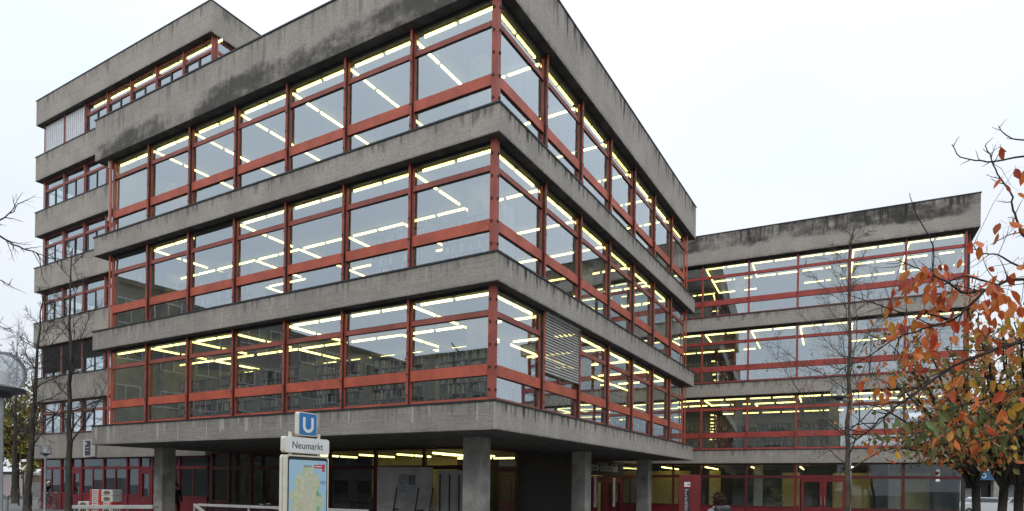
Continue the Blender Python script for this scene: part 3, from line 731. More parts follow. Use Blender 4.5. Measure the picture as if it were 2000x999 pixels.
m = MB(); rbox(m, .024, .026, .105, 1.16, .38, 2.33, .04); m.build('city_map', map_mat(), mb_)
m = MB(); m.box(.0265, .029, .80, 1.10, 2.17, 2.245); m.box(.0265, .029, 1.03, 1.10, 2.10, 2.17)
hd = m.build('map_header', plain('header_red', (.55,.02,.03), .4, .05), mb_)
m = MB(); x = .50
for ww in (.02,.025,.015,.025,.02,.03,.018): m.box(.0265, .028, x, x+ww, 2.19, 2.225); x += ww+.012
x = .83
for ww in (.03,.02,.035,.02,.025): m.box(.0292, .031, x, x+ww, 2.195, 2.22, 1); x += ww+.012
for q in range(14): m.box(.0265, .028, .92+random.uniform(0,.1), 1.13, 1.90-q*.012+(0 if q < 7 else .45), 1.904-q*.012+(0 if q < 7 else .45))
for q in range(22):
    for x0 in (.14,.22,.30): m.box(.0265, .028, x0, x0+random.uniform(.03,.06), .80-q*.016, .805-q*.016)
m.build('map_print', [plain('print_grey', (.16,.2,.26), .5, .1), MT['white']], mb_)

# ------------------------------------------------------------------ street lamps
gl = NT('lamp_globe')
tr = gl.n('ShaderNodeBsdfTransparent'); tr.inputs[0].default_value = (.86,.88,.9,1); gg = gl.n('ShaderNodeBsdfGlossy'); gg.inputs[0].default_value = (.9,.92,.95,1); gg.inputs['Roughness'].default_value = .12
df = gl.n('ShaderNodeBsdfTranslucent'); df.inputs[0].default_value = (.8,.82,.84,1)
m1 = gl.n('ShaderNodeMixShader'); m1.inputs[0].default_value = .35; gl.l(tr.outputs[0], m1.inputs[1]); gl.l(df.outputs[0], m1.inputs[2])
lw = gl.n('ShaderNodeLayerWeight'); lw.inputs[0].default_value = .15
m2 = gl.n('ShaderNodeMixShader'); gl.l(lw.outputs['Fresnel'], m2.inputs[0]); gl.l(m1.outputs[0], m2.inputs[1]); gl.l(gg.outputs[0], m2.inputs[2]); gl.l(m2.outputs[0], gl.out.inputs[0]); MT['globe'] = gl.m
def lamp(p, h, r, label, arm=None, pr=.05):
    o = empty('street_lamp', p, 0, label, 'street lamp', 'globe street lamps')
    m = MB(); dx = arm or Vector((0,0,0))
    m.lathe((0,0,0), [(pr*1.7,0),(pr*1.7,.5),(pr*1.15,.55),(pr,.6),(pr*.85,h-r*2.05)], 14)
    if arm: m.tube([(0,0,h-r*2.3),(dx.x,dx.y,h-r*2.1)], pr*.6, 8)
    m.build('pole', MT['steel'], o, smooth=True)
    m = MB(); m.lathe((dx.x,dx.y,h-2*r), [(0.001,-.16*r),(.35*r,-.16*r),(.52*r,.04*r),(.98*r,.10*r),(1.0*r,.26*r),(.7*r,.34*r),(.001,.34*r)], 24); m.build('collar', MT['cap'], o, smooth=False)
    m = MB(); m.lathe((dx.x,dx.y,h-r), [(r*math.sin(R(a)), -r*math.cos(R(a))) for a in range(38, 181, 9)], 28); m.build('globe', MT['globe'], o, smooth=True)
    m = MB(); m.lathe((dx.x,dx.y,h-1.55*r), [(.001,0),(.28*r,0),(.30*r,.6*r),(.22*r,.75*r),(.001,.75*r)], 14); m.build('bulb', MT['white'], o)
    return o
lamp(onground(88, 27), 3.30, .205, 'slim grey street lamp with small glass globe in front of the office tower')
lamp(onground(-2, 9), 3.63, .30, 'large close street lamp with glass globe cut by the left edge of the view')
lamp(onground(1659, 18.6), 4.95, .235, 'street lamp globe half hidden behind the bare tree in front of the wing', arm=Vector((-.29,-.1,0)))

# ------------------------------------------------------------------ trees
def wander(p, d, L, n, rng, jit, lift=0.0):
    pts = [Vector(p)]; d = Vector(d).normalized(); st = L/n
    for i in range(n):
        d = (d + Vector((rng.uniform(-jit,jit), rng.uniform(-jit,jit), rng.uniform(-jit,jit)+lift))).normalized()
        pts.append(pts[-1]+d*st)
    return pts
def perp(d, ang, rng):
    d = d.normalized(); a = d.orthogonal().normalized(); a.rotate(Quaternion(d, rng.uniform(0, 2*math.pi)))
    return (d*math.cos(ang) + a*math.sin(ang)).normalized()
def bare_tree(p, h, r, label, seed, limb0=.32, spread=.36, lean=(0,0), dens=1.0, mat='bark', leaf=None, low_twigs=True, group='bare street trees', rmin=.006):
    rng = random.Random(seed); o = empty('bare_tree', p, 0, label, 'tree', group)
    t = MB(); b = MB(); n = 14
    tr = [Vector((lean[0]*(i/n)**1.3 + rng.uniform(-.05,.05)*(i > 0), lean[1]*(i/n)**1.3 + rng.uniform(-.05,.05)*(i > 0), h*i/n)) for i in range(n+1)]
    rad = [r*(1.25 if i == 0 else 1)*(1-i/n*.93) + .006 for i in range(n+1)]
    t.tube(tr, rad, 9); t.build('trunk', MT[mat], o, smooth=True)
    tips = []
    nl = int(17*dens)
    for k in range(nl):
        f = limb0 + (1-limb0)*(k+rng.random()*.8)/nl; f = min(f, .98)
        i = int(f*n); q = tr[i].lerp(tr[min(i+1,n)], f*n-i)
        az = k*2.4+rng.uniform(-.5,.5); el = rng.uniform(.25,.75) + .35*f
        L = h*spread*(1.12-f)*rng.uniform(.75,1.25)*1.25
        d = Vector((math.cos(az)*math.cos(el), math.sin(az)*math.cos(el), math.sin(el)))
        lp = wander(q, d, L, 8, rng, .16, .03); r0 = max(rmin*1.6, r*(1-f)*.36)
        b.tube(lp, [r0*(1-j/8.6)+rmin*.8 for j in range(9)], 5, cap=False)
        for j in range(2, 9):
            for rep in range(2):
                if rng.random() < .85*dens:
                    dd = perp(lp[j]-lp[j-1], rng.uniform(.5,1.1), rng); L2 = L*rng.uniform(.18,.45)*(1.15-j/12)
                    sp = wander(lp[j], dd, L2, 5, rng, .2, .05)
                    b.tube(sp, [max(rmin, r0*.42*(1-j/12))*(1-m_/5.5)+rmin*.45 for m_ in range(6)], 4, cap=False); tips.append(sp[-1])
                    for m_ in range(1, 6):
                        for rep2 in range(2):
                            if rng.random() < .75*dens:
                                d3 = perp(sp[m_]-sp[m_-1], rng.uniform(.4,1.0), rng)
                                tp_ = wander(sp[m_], d3, L2*rng.uniform(.25,.6), 3, rng, .25, .04)
                                b.tube(tp_, [rmin*.8, rmin*.65, rmin*.5, rmin*.3], 3, cap=False); tips.append(tp_[-1])
    b.build('branches', MT[mat], o)
    if leaf:
        lm = MB()
        for tpx in tips:
            if rng.random() < leaf[1] and tpx.z < h*.62: add_leaf(lm, tpx, leaf[2]*rng.uniform(.7,1.2), rng)
        lm.build('leaves', leaf[0], o)
    return o
def add_leaf(m, p, L, rng, width=.30, hang=.8):
    d = Vector((rng.gauss(0,.45), rng.gauss(0,.45), -hang+rng.gauss(0,.35))).normalized()
    s = d.cross(Vector((rng.gauss(0,1), rng.gauss(0,1), rng.gauss(0,.4)))).normalized(); nrm = d.cross(s)
    w_ = L*width*rng.uniform(.8,1.15); fold = rng.uniform(.1,.35); curl = rng.uniform(-.05,.3)
    P = lambda a, b, c: Vector(p) + d*(L*a) + s*(w_*b) + nrm*(w_*c - L*curl*a*a)
    base = len(m.v)
    m.v += [tuple(q) for q in (P(0,0,0), P(.22,-.75,fold), P(.52,-1,fold), P(.8,-.55,fold*.7), P(1,0,0), P(.8,.55,fold*.7), P(.52,1,fold), P(.22,.75,fold), P(.22,0,0), P(.52,0,0), P(.8,0,0))]
    for f in ((0,8,1),(8,9,2,1),(9,10,3,2),(10,4,3),(0,7,8),(8,7,6,9),(9,6,5,10),(10,5,4)):
        m.f.append(tuple(base+i for i in f)); m.uv.append([(0,0)]*len(f)); m.mi.append(0)
lf_near = island_colors('leaves_orange', [(0,(.40,.055,.02)),(.2,(.55,.11,.03)),(.4,(.62,.16,.035)),(.58,(.58,.21,.045)),(.72,(.46,.12,.06)),(.86,(.56,.27,.05)),(1,(.32,.05,.03))], .5, .3)
lf_mid = island_colors('leaves_turning', [(0,(.07,.10,.03)),(.16,(.11,.14,.04)),(.32,(.18,.19,.05)),(.46,(.10,.115,.045)),(.58,(.36,.26,.06)),(.70,(.42,.19,.05)),(.82,(.46,.13,.045)),(.92,(.20,.16,.08)),(1,(.26,.10,.05))], .55, .28)
lf_green = island_colors('leaves_green', [(0,(.10,.12,.03)),(.3,(.17,.18,.04)),(.55,(.28,.25,.05)),(.78,(.40,.31,.05)),(1,(.13,.13,.04))], .6, .25)
lf_brown = island_colors('leaves_withered', [(0,(.16,.07,.035)),(.5,(.24,.11,.05)),(1,(.12,.07,.04))], .7, .2)
lf_greenN = island_colors('leaves_near_green', [(0,(.08,.12,.04)),(.4,(.12,.16,.05)),(.7,(.16,.20,.09)),(1,(.27,.26,.07))], .5, .25)
lf_yel = island_colors('leaves_amber', [(0,(.55,.28,.03)),(.5,(.50,.33,.05)),(1,(.56,.20,.03))], .5, .3)

bare_tree(onground(134, 30), 12.6, .15, 'slender bare tree whose trunk crosses the office tower at the left', 11, limb0=.26, spread=.30, dens=1.1, rmin=.0065)
bare_tree(onground(54, 31), 10.6, .17, 'bare tree with thick dark trunk between the left lamp and the office tower', 12, limb0=.28, spread=.36, dens=1.15, rmin=.0065, lean=(.5,.3))
bare_tree(onground(29, 50), 12.5, .2, 'thin bare tree in front of the pale boundary wall at the far left', 13, limb0=.3, spread=.34, dens=1.0, rmin=.01)
bare_tree(onground(1656, 15.6), 8.1, .072, 'bare tree with a few withered leaves standing straight in front of the wing', 14, limb0=.26, spread=.36, dens=1.55, rmin=.0028, mat='barkb', leaf=(lf_brown, .3, .05))
bare_tree((-16.5,-22,0), 11, .16, 'bare tree across the square mirrored in the street side windows', 15, limb0=.3, spread=.36, dens=.7, rmin=.009)
# bare tree just outside the left edge, its limbs reach into the sky beside the tower
ob = empty('bare_tree', onground(-330, 13), 0, 'bare tree beyond the left edge whose thin limbs reach into the sky', 'tree', 'bare street trees')
ob_o = Vector(ob.location); rng = random.Random(21)
m = MB(); m.tube([(0,0,0),(.05,0,2.5),(0,.1,5.2),(.1,0,8)], [.15,.13,.10,.05], 9); m.build('trunk', MT['bark'], ob, smooth=True)
m = MB()
def limb(pix, r0, m, o_, rng, twig=1.0, tl=.5, rt_=.004):
    pts = [at(x, y, d)-o_ for x, y, d in pix]
    # resample smoothly
    P = []
    for i in range(len(pts)-1):
        p0 = pts[max(i-1,0)]; p1 = pts[i]; p2 = pts[i+1]; p3 = pts[min(i+2,len(pts)-1)]
        for k in range(4):
            t = k/4; P.append(.5*((2*p1)+(p2-p0)*t+(2*p0-5*p1+4*p2-p3)*t*t+(3*p1-p0-3*p2+p3)*t**3))
    P.append(pts[-1]); P = [q+Vector((rng.gauss(0,1),rng.gauss(0,1),rng.gauss(0,1)))*r0*.25 for q in P]
    n = len(P); m.tube(P, [r0*(1-.8*i/(n-1))+.0012 for i in range(n)], 6, cap=False)
    for i in range(2, n):
        if rng.random() < twig:
            d = perp(P[i]-P[i-1], rng.uniform(.5,1.1), rng); q = wander(P[i], d, tl*rng.uniform(.4,1.2), 5, rng, .2, .03)
            m.tube(q, [max(rt_, r0*.3)*(1-k/6)+.001 for k in range(6)], 4, cap=False)
            for k in range(1, 5):
                if rng.random() < .6*twig:
                    d2 = perp(q[k]-q[k-1], rng.uniform(.4,1.0), rng); q2 = wander(q[k], d2, tl*.4*rng.uniform(.4,1.2), 3, rng, .2)
                    m.tube(q2, [rt_*.7, rt_*.6, rt_*.5, rt_*.3], 3, cap=False)
    return P
limb([(-330,250,13),(-180,360,13),(-60,435,13.2),(0,462,13.5),(36,482,13.6),(70,493,13.8),(92,503,14)], .035, m, ob_o, rng, .9, .55, .0045)
limb([(-330,300,13),(-150,420,13),(-40,440,12.6),(10,425,12.5),(35,400,12.5)], .03, m, ob_o, rng, .8, .5, .0045)
limb([(-330,450,13),(-150,520,13),(-30,540,13),(20,556,13)], .025, m, ob_o, rng, .7, .35, .004)
limb([(-330,520,13),(-150,600,13),(-40,628,13),(8,640,13)], .025, m, ob_o, rng, .7, .35, .004)
m.build('branches', MT['bark'], ob)

# ---- near cherry tree: limbs and hanging leaves close to the viewer
ct = empty('cherry_tree', onground(2420, 6.0), 0, 'near cherry tree reaching in from the right edge with large hanging orange leaves', 'tree', 'autumn cherry trees')
cto = Vector(ct.location); rng = random.Random(31)
m = MB(); m.tube([(0,0,0),(.02,0,1),(-.03,.03,1.9)], [.16,.12,.12], 10); a = at(2300,520,5.6)-cto; b = at(2280,300,5.6)-cto
m.tube([Vector((-.03,.03,1.8)), a*.6+Vector((0,0,1.1)), a], [.11,.08,.05], 8); m.tube([Vector((-.03,.03,1.8)), b*.6+Vector((0,0,1.3)), b], [.1,.07,.03], 8)
m.build('trunk', MT['barkd'], ct, smooth=True)
m = MB(); PL = []
PL += limb([(2300,520,5.6),(2120,560,5.0),(2000,545,4.7),(1950,557,4.6),(1922,572,4.5),(1890,600,4.5),(1862,625,4.5),(1825,636,4.5),(1775,652,4.6),(1737,668,4.7),(1690,700,4.8),(1640,722,4.9)], .0115, m, cto, rng, .5, .28, .0022)
PL += limb([(2300,640,5.2),(2120,650,4.6),(1982,671,4.4),(1920,692,4.3),(1860,717,4.3),(1800,760,4.3),(1757,790,4.3),(1725,815,4.3),(1700,838,4.4),(1672,858,4.5)], .0125, m, cto, rng, .5, .26, .002)
PL += limb([(2280,300,5.6),(2100,520,5.2),(2010,470,5.0),(1993,446,5.0),(1978,410,5.0),(1974,378,5.0),(1948,341,5.0),(1933,302,5.0),(1925,286,5.0)], .010, m, cto, rng, .35, .12, .0018)
PL += limb([(2280,300,5.2),(2100,290,5.0),(2000,305,4.9),(1942,316,4.9),(1915,314,4.9),(1876,307,4.9),(1860,282,4.9)], .008, m, cto, rng, .25, .1, .0015)
PL += limb([(2280,300,5.2),(2080,270,5.0),(2000,275,4.9),(1966,265,4.9),(1950,246,4.9)], .007, m, cto, rng, .2, .1, .0015)
PL += limb([(2120,560,5.0),(1995,522,4.8),(1950,498,4.7),(1917,496,4.7),(1900,480,4.7)], .007, m, cto, rng, .3, .14, .0015)
PL += limb([(1950,557,4.6),(1890,573,4.5),(1850,552,4.5),(1820,537,4.5),(1770,515,4.6),(1748,505,4.6)], .007, m, cto, rng, .4, .2, .0015)
PL += limb([(1862,625,4.5),(1810,614,4.5),(1757,610,4.5),(1700,590,4.6),(1650,575,4.7)], .006, m, cto, rng, .5, .2, .0015)
PL += limb([(1950,557,4.6),(1880,540,4.6),(1826,560,4.6),(1822,480,4.7),(1790,420,4.7),(1776,378,4.7)], .006, m, cto, rng, .3, .15, .0015)
PL += limb([(2300,640,5.0),(2120,730,4.6),(1985,760,4.4),(1920,780,4.4),(1860,800,4.5),(1800,830,4.6)], .007, m, cto, rng, .5, .22, .002)
PL += limb([(2300,640,5.0),(2120,840,4.6),(1990,850,4.5),(1930,860,4.5),(1870,880,4.6)], .007, m, cto, rng, .5, .22, .002)
PL += limb([(2120,560,5.0),(2040,480,5.0),(1990,455,5.0),(1950,470,5.0),(1935,478,5.0)], .006, m, cto, rng, .3, .1, .0015)
lo = MB(); ly = MB(); lg = MB()
CL = [(1815,540,12),(1765,590,9),(1812,585,8),(1862,580,12),(1820,612,7),(1903,650,4),(1940,565,13),(1925,600,8),(1985,600,7),(1950,622,5),(1825,660,9),(1785,678,5),(1745,698,3),(1772,712,5),(1708,750,3),(1718,772,5),(1728,730,2),(1785,735,2),(1922,795,4),(1840,815,3),(1832,868,2),(1850,862,3),(1916,868,6),(1965,845,3),(1972,452,6),(1990,450,5),(1953,302,2),(1985,340,3),(1975,375,2),(1893,490,3),(1911,498,3),(1700,858,2),(1800,560,5),(1885,600,6),(1850,690,5),(1900,700,4),(1950,690,4),(1985,690,5),(1860,760,4),(1960,800,4),(1990,780,4),(1880,830,3),(1745,640,4),(1720,630,3),(1795,800,2),(1990,905,3),(1750,560,4),(1840,530,5),(1780,560,6),(1835,600,6),(1875,555,6),(1800,640,6),(1760,660,4),(1880,640,7),(1930,640,7),(1965,590,7),(1905,560,5),(1960,545,5),(1740,600,3),(1985,640,5),(1700,680,2),(1830,700,4),(1990,520,3)]
YL = [(1880,750,3),(1965,752,6),(1985,720,4),(1850,745,2),(1940,885,3),(1770,890,2),(1960,640,4),(1990,650,4),(1925,760,3),(1975,820,3)]
GL = [(1735,850,5),(1800,850,8),(1820,820,6),(1785,860,6),(1990,760,5),(1975,690,4),(1850,800,5),(1960,870,4),(1990,870,6),(1930,830,5),(1870,850,5),(1760,830,5),(1840,840,6),(1900,800,5),(1950,840,5),(1810,880,4)]
def cluster(mm, x, y, n, L):
    c = at(x, y-12, rng.uniform(4.2, 5.0))-cto
    # the twig that carries it
    q = min(PL, key=lambda p_: (p_-c).length)
    md = (q+c)/2+Vector((rng.gauss(0,.02), rng.gauss(0,.02), .03)); m.tube([q, md, c], [.0022, .0018, .0012], 4, cap=False)
    for k in range(n):
        p_ = c+Vector((rng.gauss(0,.05), rng.gauss(0,.05), rng.gauss(0,.035)))
        s_ = p_+Vector((0,0,-.012)); m.tube([c.lerp(p_, .2), p_+Vector((0,0,.01)), s_], .0007, 3, cap=False)
        add_leaf(mm, s_, L*rng.uniform(.65,1.2), rng, .27, 1.0)
for x, y, n in CL: cluster(lo, x, y, n, .092)
for x, y, n in YL: cluster(ly, x, y, n, .085)
for x, y, n in GL: cluster(lg, x, y, n, .08)
m.build('branches', MT['barkd'], ct)
lo.build('leaves', lf_near, ct); ly.build('leaves', lf_yel, ct); lg.build('leaves', lf_greenN, ct)

# ---- leafy trees built as trunk, limbs, twigs and leaf clumps through the crown
def leafy_tree(name, base, fork, r, blobs, nlimb, ntwig, nleaf, L, mats, label, group, seed, bark='barkd', stems=2, rmin=.004, width=.3):
    rng = random.Random(seed); o = empty(name, base, 0, label, 'tree', group); bo = Vector(base)
    t = MB(); b = MB(); lv = [MB() for _ in mats]
    f = Vector((rng.uniform(-.1,.1), rng.uniform(-.1,.1), fork))
    t.tube([(0,0,0),(f.x*.3,f.y*.3,fork*.35),(f.x*.8,f.y*.8,fork*.8),f], [r*1.35,r,r*.92,r*.9], 10); t.build('trunk', MT[bark], o, smooth=True)
    tot = sum(q[5] for q in blobs)
    for (cx, cy, cz, sx, sz, wgt) in blobs:
        c = Vector((cx,cy,cz))-bo
        for k in range(max(1, int(nlimb*wgt/tot))):
            e = c+Vector((rng.gauss(0,.5)*sx, rng.gauss(0,.5)*sx, rng.gauss(0,.45)*sz))
            m1_ = f.lerp(e, .4)+Vector((0,0,.18*(e-f).length))+Vector((rng.gauss(0,.1),rng.gauss(0,.1),0))
            P = [f*(1-q)**2+m1_*(2*q*(1-q))+e*q*q for q in [i/9 for i in range(10)]]
            P = [p_+Vector((rng.gauss(0,.03),rng.gauss(0,.03),rng.gauss(0,.03))) if 0 < i else p_ for i, p_ in enumerate(P)]
            b.tube(P, [r*.55*(1-i/9.5)+rmin for i in range(10)], 5, cap=False)
            for j in range(int(ntwig/nlimb)):
                q = P[rng.randint(4, 9)]; d = Vector((rng.gauss(0,1),rng.gauss(0,1),rng.gauss(0,.7))).normalized()
                tw = wander(q, d, rng.uniform(.25,.75)*min(sx,sz), 5, rng, .22, -.02)
                b.tube(tw, [rmin*1.2*(1-i/6)+rmin*.3 for i in range(6)], 4, cap=False)
                for z_ in range(int(nleaf/ntwig)):
                    q2 = tw[rng.randint(1,5)]+Vector((rng.gauss(0,1),rng.gauss(0,1),rng.gauss(0,1)))*L*1.1
                    mi = 0 if len(mats) == 1 else (0 if rng.random() < .8 else 1)
                    add_leaf(lv[mi], q2, L*rng.uniform(.6,1.25), rng, width, .6)
    b.build('branches', MT[bark], o)
    for q, mm in zip(lv, mats): q.build('leaves', mm, o)
    return o
def B(px, py, d, sx, sz, w_=1.0): p_ = at(px, py, d); return (p_.x, p_.y, p_.z, sx, sz, w_)
leafy_tree('cherry_tree', onground(1912, 13.5), 1.95, .085, [B(1790,770,11.5,.95,.7,1.2),B(1890,790,11.8,.9,.75,1.2),B(1850,690,12,.9,.55,1.0),B(1760,680,12.2,.7,.45,.6),B(1790,860,11.0,1.0,.35,1.3),B(1730,800,11.2,.6,.5,.5)], 26, 420, 2700, .10, [lf_mid, lf_near], 'small cherry tree with green and orange leaves, dark forked trunk just right of the wing', 'autumn cherry trees', 51)
leafy_tree('cherry_tree', onground(1946, 11.5), 1.9, .075, [B(1920,710,9.5,.8,.6,1.2),B(1980,800,9.5,.7,.7,1.2),B(1880,840,9.8,.8,.4,1.0),B(2060,700,9.5,.8,.8,.6),B(1850,640,9.8,.6,.35,.5)], 20, 330, 2000, .098, [lf_mid, lf_near], 'cherry tree in turning leaf with a dark forked trunk, second from the wing', 'autumn cherry trees', 52)
leafy_tree('cherry_tree', onground(1988, 9.0), 1.88, .062, [B(2000,670,7.6,.55,.4,1.0),B(2080,760,8,.8,.8,.8),B(1965,770,7.6,.5,.45,1.0),B(1940,690,7.8,.45,.3,.6)], 16, 230, 1300, .09, [lf_mid, lf_yel], 'cherry tree with amber leaves and dark trunk at the right edge', 'autumn cherry trees', 53)
leafy_tree('leafy_tree', onground(30, 66), 4.0, .32, [B(40,800,66,5.0,4.2,1.2),B(85,860,68,4.0,3.0,1.0),B(0,840,64,4.5,4.0,1.0),B(70,760,69,3.2,2.6,.6)], 22, 300, 2600, .40, [lf_green], 'broad tree with yellow green leaves behind the boundary wall at the left', 'leafy trees behind the wall', 61, rmin=.02, width=.42)
leafy_tree('leafy_tree', onground(-60, 72), 4.5, .35, [B(-60,780,72,6,5,1),B(-10,740,74,4,3,.6)], 18, 220, 1700, .42, [lf_green], 'yellow green tree half cut by the left edge behind the wall', 'leafy trees behind the wall', 62, rmin=.02, width=.42)
leafy_tree('leafy_tree', onground(92, 80), 4.5, .3, [B(92,850,80,4,4,1),B(60,880,80,4,3,.8)], 12, 160, 1200, .42, [lf_green], 'darker leafy tree close to the corner of the office tower', 'leafy trees behind the wall', 63, rmin=.02, width=.42)

# ------------------------------------------------------------------ street things on the left
wp = onground(5, 78); wq = onground(62, 72)
def wall_obj(name, a, b, h, mat, capm, label, cat, th=.25, posts=0):
    d = (b-a); L = d.length; o = empty(name, a, math.atan2(d.y, d.x), label, cat)
    m = MB(); m.box(0, L, 0, th, 0, h); m.build('panel', mat, o)
    m = MB(); m.box(-.08, L+.08, -.08, th+.08, h+.002, h+.28); m.build('coping', capm, o)
    if posts:
        for k in range(posts+1):
            m = MB(); m.box(L*k/posts-.06, L*k/posts+.06, -.07, -.003, 0, h-.03); m.build('post', MT['black'], o)
    return o
wall_obj('boundary_wall', onground(-60,76), onground(46,74), 2.45, plain('panel_rose', (.52,.45,.43), .8, .1), MT['cap'], 'pale rose boundary wall behind the bare trees at the far left', 'wall', posts=5)
wall_obj('garden_wall', onground(50,66), onground(100,64), 2.3, plain('brick_brown', (.16,.12,.09), .85, .25), plain('coping_pale', (.45,.43,.40), .8), 'brown wall with pale coping beside the office tower', 'wall')
def picket(a, b, n, h, label):
    d = b-a; o = empty('fence', a, math.atan2(d.y, d.x), label, 'fence'); L = d.length
    m = MB()
    for k in range(n+1): m.tube([(L*k/n,0,0),(L*k/n,0,h)], .02, 5)
    m.build('pickets', MT['steel'], o)
    m = MB(); m.tube([(0,0,h-.1),(L,0,h-.1)], .025, 5); m.tube([(0,0,.2),(L,0,.2)], .025, 5); m.build('rail', MT['steel'], o)
picket(onground(60,60), onground(88,58), 16, 1.6, 'thin grey metal fence in front of the brown wall')
def bollard(px, d, h, r, mat, label):
    o = empty('bollard', onground(px, d), 0, label, 'bollard', 'bollards along the path')
    m = MB(); m.lathe((0,0,0), [(r*1.5,0),(r*1.5,.04),(r,.06),(r,h-.08),(r*1.15,h-.07),(r*1.15,h-.02),(r*.8,h),(.001,h+.01)], 12); m.build('post', mat, o, smooth=False)
    m = MB(); m.torus((0,0,h-.16), (0,0,1), r*1.02, .012, 14, 4); m.build('ring', MT['railing'] if mat is MT['black'] else MT['cap'], o)
bollard(14.5, 34.5, 1.0, .06, MT['steel'], 'light grey bollard beside the big lamp post at the left edge')
bollard(37, 46, 1.15, .05, MT['black'], 'thin black bollard between the two left tree trunks')
bollard(62, 46, .95, .05, MT['black'], 'short black bollard right of the thick dark tree trunk')

def make_bicycle(name, p, rz, label, group, child=False, colr=(.03,.03,.035)):
    o = empty(name, p, rz, label, 'bicycle', group); fm = plain('bike_frame', colr, .35, .1)
    A = Vector((-.52,0,.34)); F_ = Vector((.55,0,.34)); bb = Vector((-.08,0,.29)); st = Vector((-.2,0,.82)); hd_ = Vector((.36,0,.86)); hl = Vector((.40,0,.70))
    m = MB()
    for a, b in ((bb,st),(st-Vector((0,0,.1)),hd_-Vector((0,0,.06))),(bb,hl),(hd_,hl)): m.tube([a,b], .017, 8)
    for s in (-.05,.05):
        m.tube([bb+Vector((0,s*.6,0)),A+Vector((0,s,0))], .010, 6); m.tube([st+Vector((0,s*.4,-.08)),A+Vector((0,s,0))], .009, 6); m.tube([hl+Vector((0,s*.8,0)),F_+Vector((0,s,0))], .011, 6)
    m.tube([st, st+Vector((-.03,0,.13))], .013, 8); m.build('frame', fm, o)
    for c in (A, F_):
        w_ = MB(); w_.torus(c, (0,1,0), .325, .019, 36, 6); wo = w_.build('wheel', MT['black'], o)
        w_ = MB(); w_.torus(c, (0,1,0), .303, .010, 36, 5); w_.tube([c-Vector((0,.05,0)), c+Vector((0,.05,0))], .022, 8)
        for k in range(16):
            a = 2*math.pi*k/16; w_.tube([c+Vector((0,.03*(-1)**k,0)), c+Vector((math.cos(a)*.3,0,math.sin(a)*.3))], .0022, 3)
        w_.build('rim', MT['steel'], wo)
        g_ = MB(); pr_ = [c+Vector((math.cos(R(a))*.36,0,math.sin(R(a))*.36)) for a in range(20, 181, 16)]; g_.tube(pr_, .014, 5); g_.build('mudguard', fm, o)
    h = MB(); hb = hd_+Vector((-.03,0,.16)); h.tube([hd_, hb], .012, 6); h.tube([hb+Vector((-.16,-.30,.02)), hb+Vector((-.02,-.27,.03)), hb, hb+Vector((-.02,.27,.03)), hb+Vector((-.16,.30,.02))], .012, 6); h.build('handlebar', MT['steel'], o)
    s = MB(); c = st+Vector((-.04,0,.15))
    s.hexa([c+Vector(q) for q in ((-.14,-.09,-.03),(.14,-.025,-.02),(.14,.025,-.02),(-.14,.09,-.03),(-.14,-.08,.03),(.14,-.02,.015),(.14,.02,.015),(-.14,.08,.03))]); s.build('saddle', MT['black'], o, bevel=.015)
    pd = MB(); pd.torus(bb, (0,1,0), .09, .008, 20, 4); pd.tube([bb+Vector((0,-.07,0)), bb+Vector((.08,-.08,-.14)), bb+Vector((.08,-.17,-.14))], .01, 6); pd.tube([bb+Vector((0,.07,0)), bb+Vector((-.08,.08,.14)), bb+Vector((-.08,.17,.14))], .01, 6); pd.build('crank', MT['steel'], o)
    if child:
        k = MB(); b0 = Vector((-.52,0,.86)); pts = []
        prof = [(-.02,0),(-.14,.10),(-.17,.28),(-.19,.46),(-.16,.60)]
        wd = [.15,.19,.19,.17,.13]
        for i in range(4):
            (x0,z0_),(x1,z1_) = prof[i], prof[i+1]; w0,w1 = wd[i], wd[i+1]
            k.hexa([b0+Vector(q) for q in ((x0,-w0,z0_),(x0+.03,-w0,z0_),(x0+.03,w0,z0_),(x0,w0,z0_),(x1,-w1,z1_),(x1+.03,-w1,z1_),(x1+.03,w1,z1_),(x1,w1,z1_))])
            for s_ in (-1,1): k.hexa([b0+Vector(q) for q in ((x0,s_*w0,z0_),(x0+.14,s_*(w0+.02),z0_),(x0+.14,s_*(w0+.04),z0_),(x0,s_*(w0+.03),z0_),(x1,s_*w1,z1_),(x1+.09,s_*(w1+.02),z1_),(x1+.09,s_*(w1+.04),z1_),(x1,s_*(w1+.03),z1_))])
        k.box(b0.x-.03, b0.x+.26, -.14, .14, b0.z-.01, b0.z+.04); k.tube([b0+Vector((.1,-.13,0)), b0+Vector((.16,-.14,-.38))], .02, 6); k.tube([b0+Vector((.1,.13,0)), b0+Vector((.16,.14,-.38))], .02, 6)
        k.build('child_seat', MT['railing'], o); q = MB(); q.box(b0.x-.12, b0.x-.085, -.11, .11, b0.z+.12, b0.z+.52); q.build('cushion', MT['black'], o)
    return o
make_bicycle('bicycle', onground(530, 24.3), R(205), 'bicycle with grey child seat behind the handrail left of the totem', 'parked bicycles', True)
make_bicycle('bicycle', onground(765, 23.2), R(160), 'dark bicycle leaning left in front of the wide concrete panel', 'parked bicycles')
make_bicycle('bicycle', onground(808, 22.6), R(185), 'dark bicycle parked in front of the middle of the concrete panel', 'parked bicycles')
make_bicycle('bicycle', onground(838, 22.0), R(140), 'dark bicycle parked beside the big front column', 'parked bicycles')
make_bicycle('bicycle', onground(582, 22.8), R(175), 'dark bicycle parked behind the station totem', 'parked bicycles')

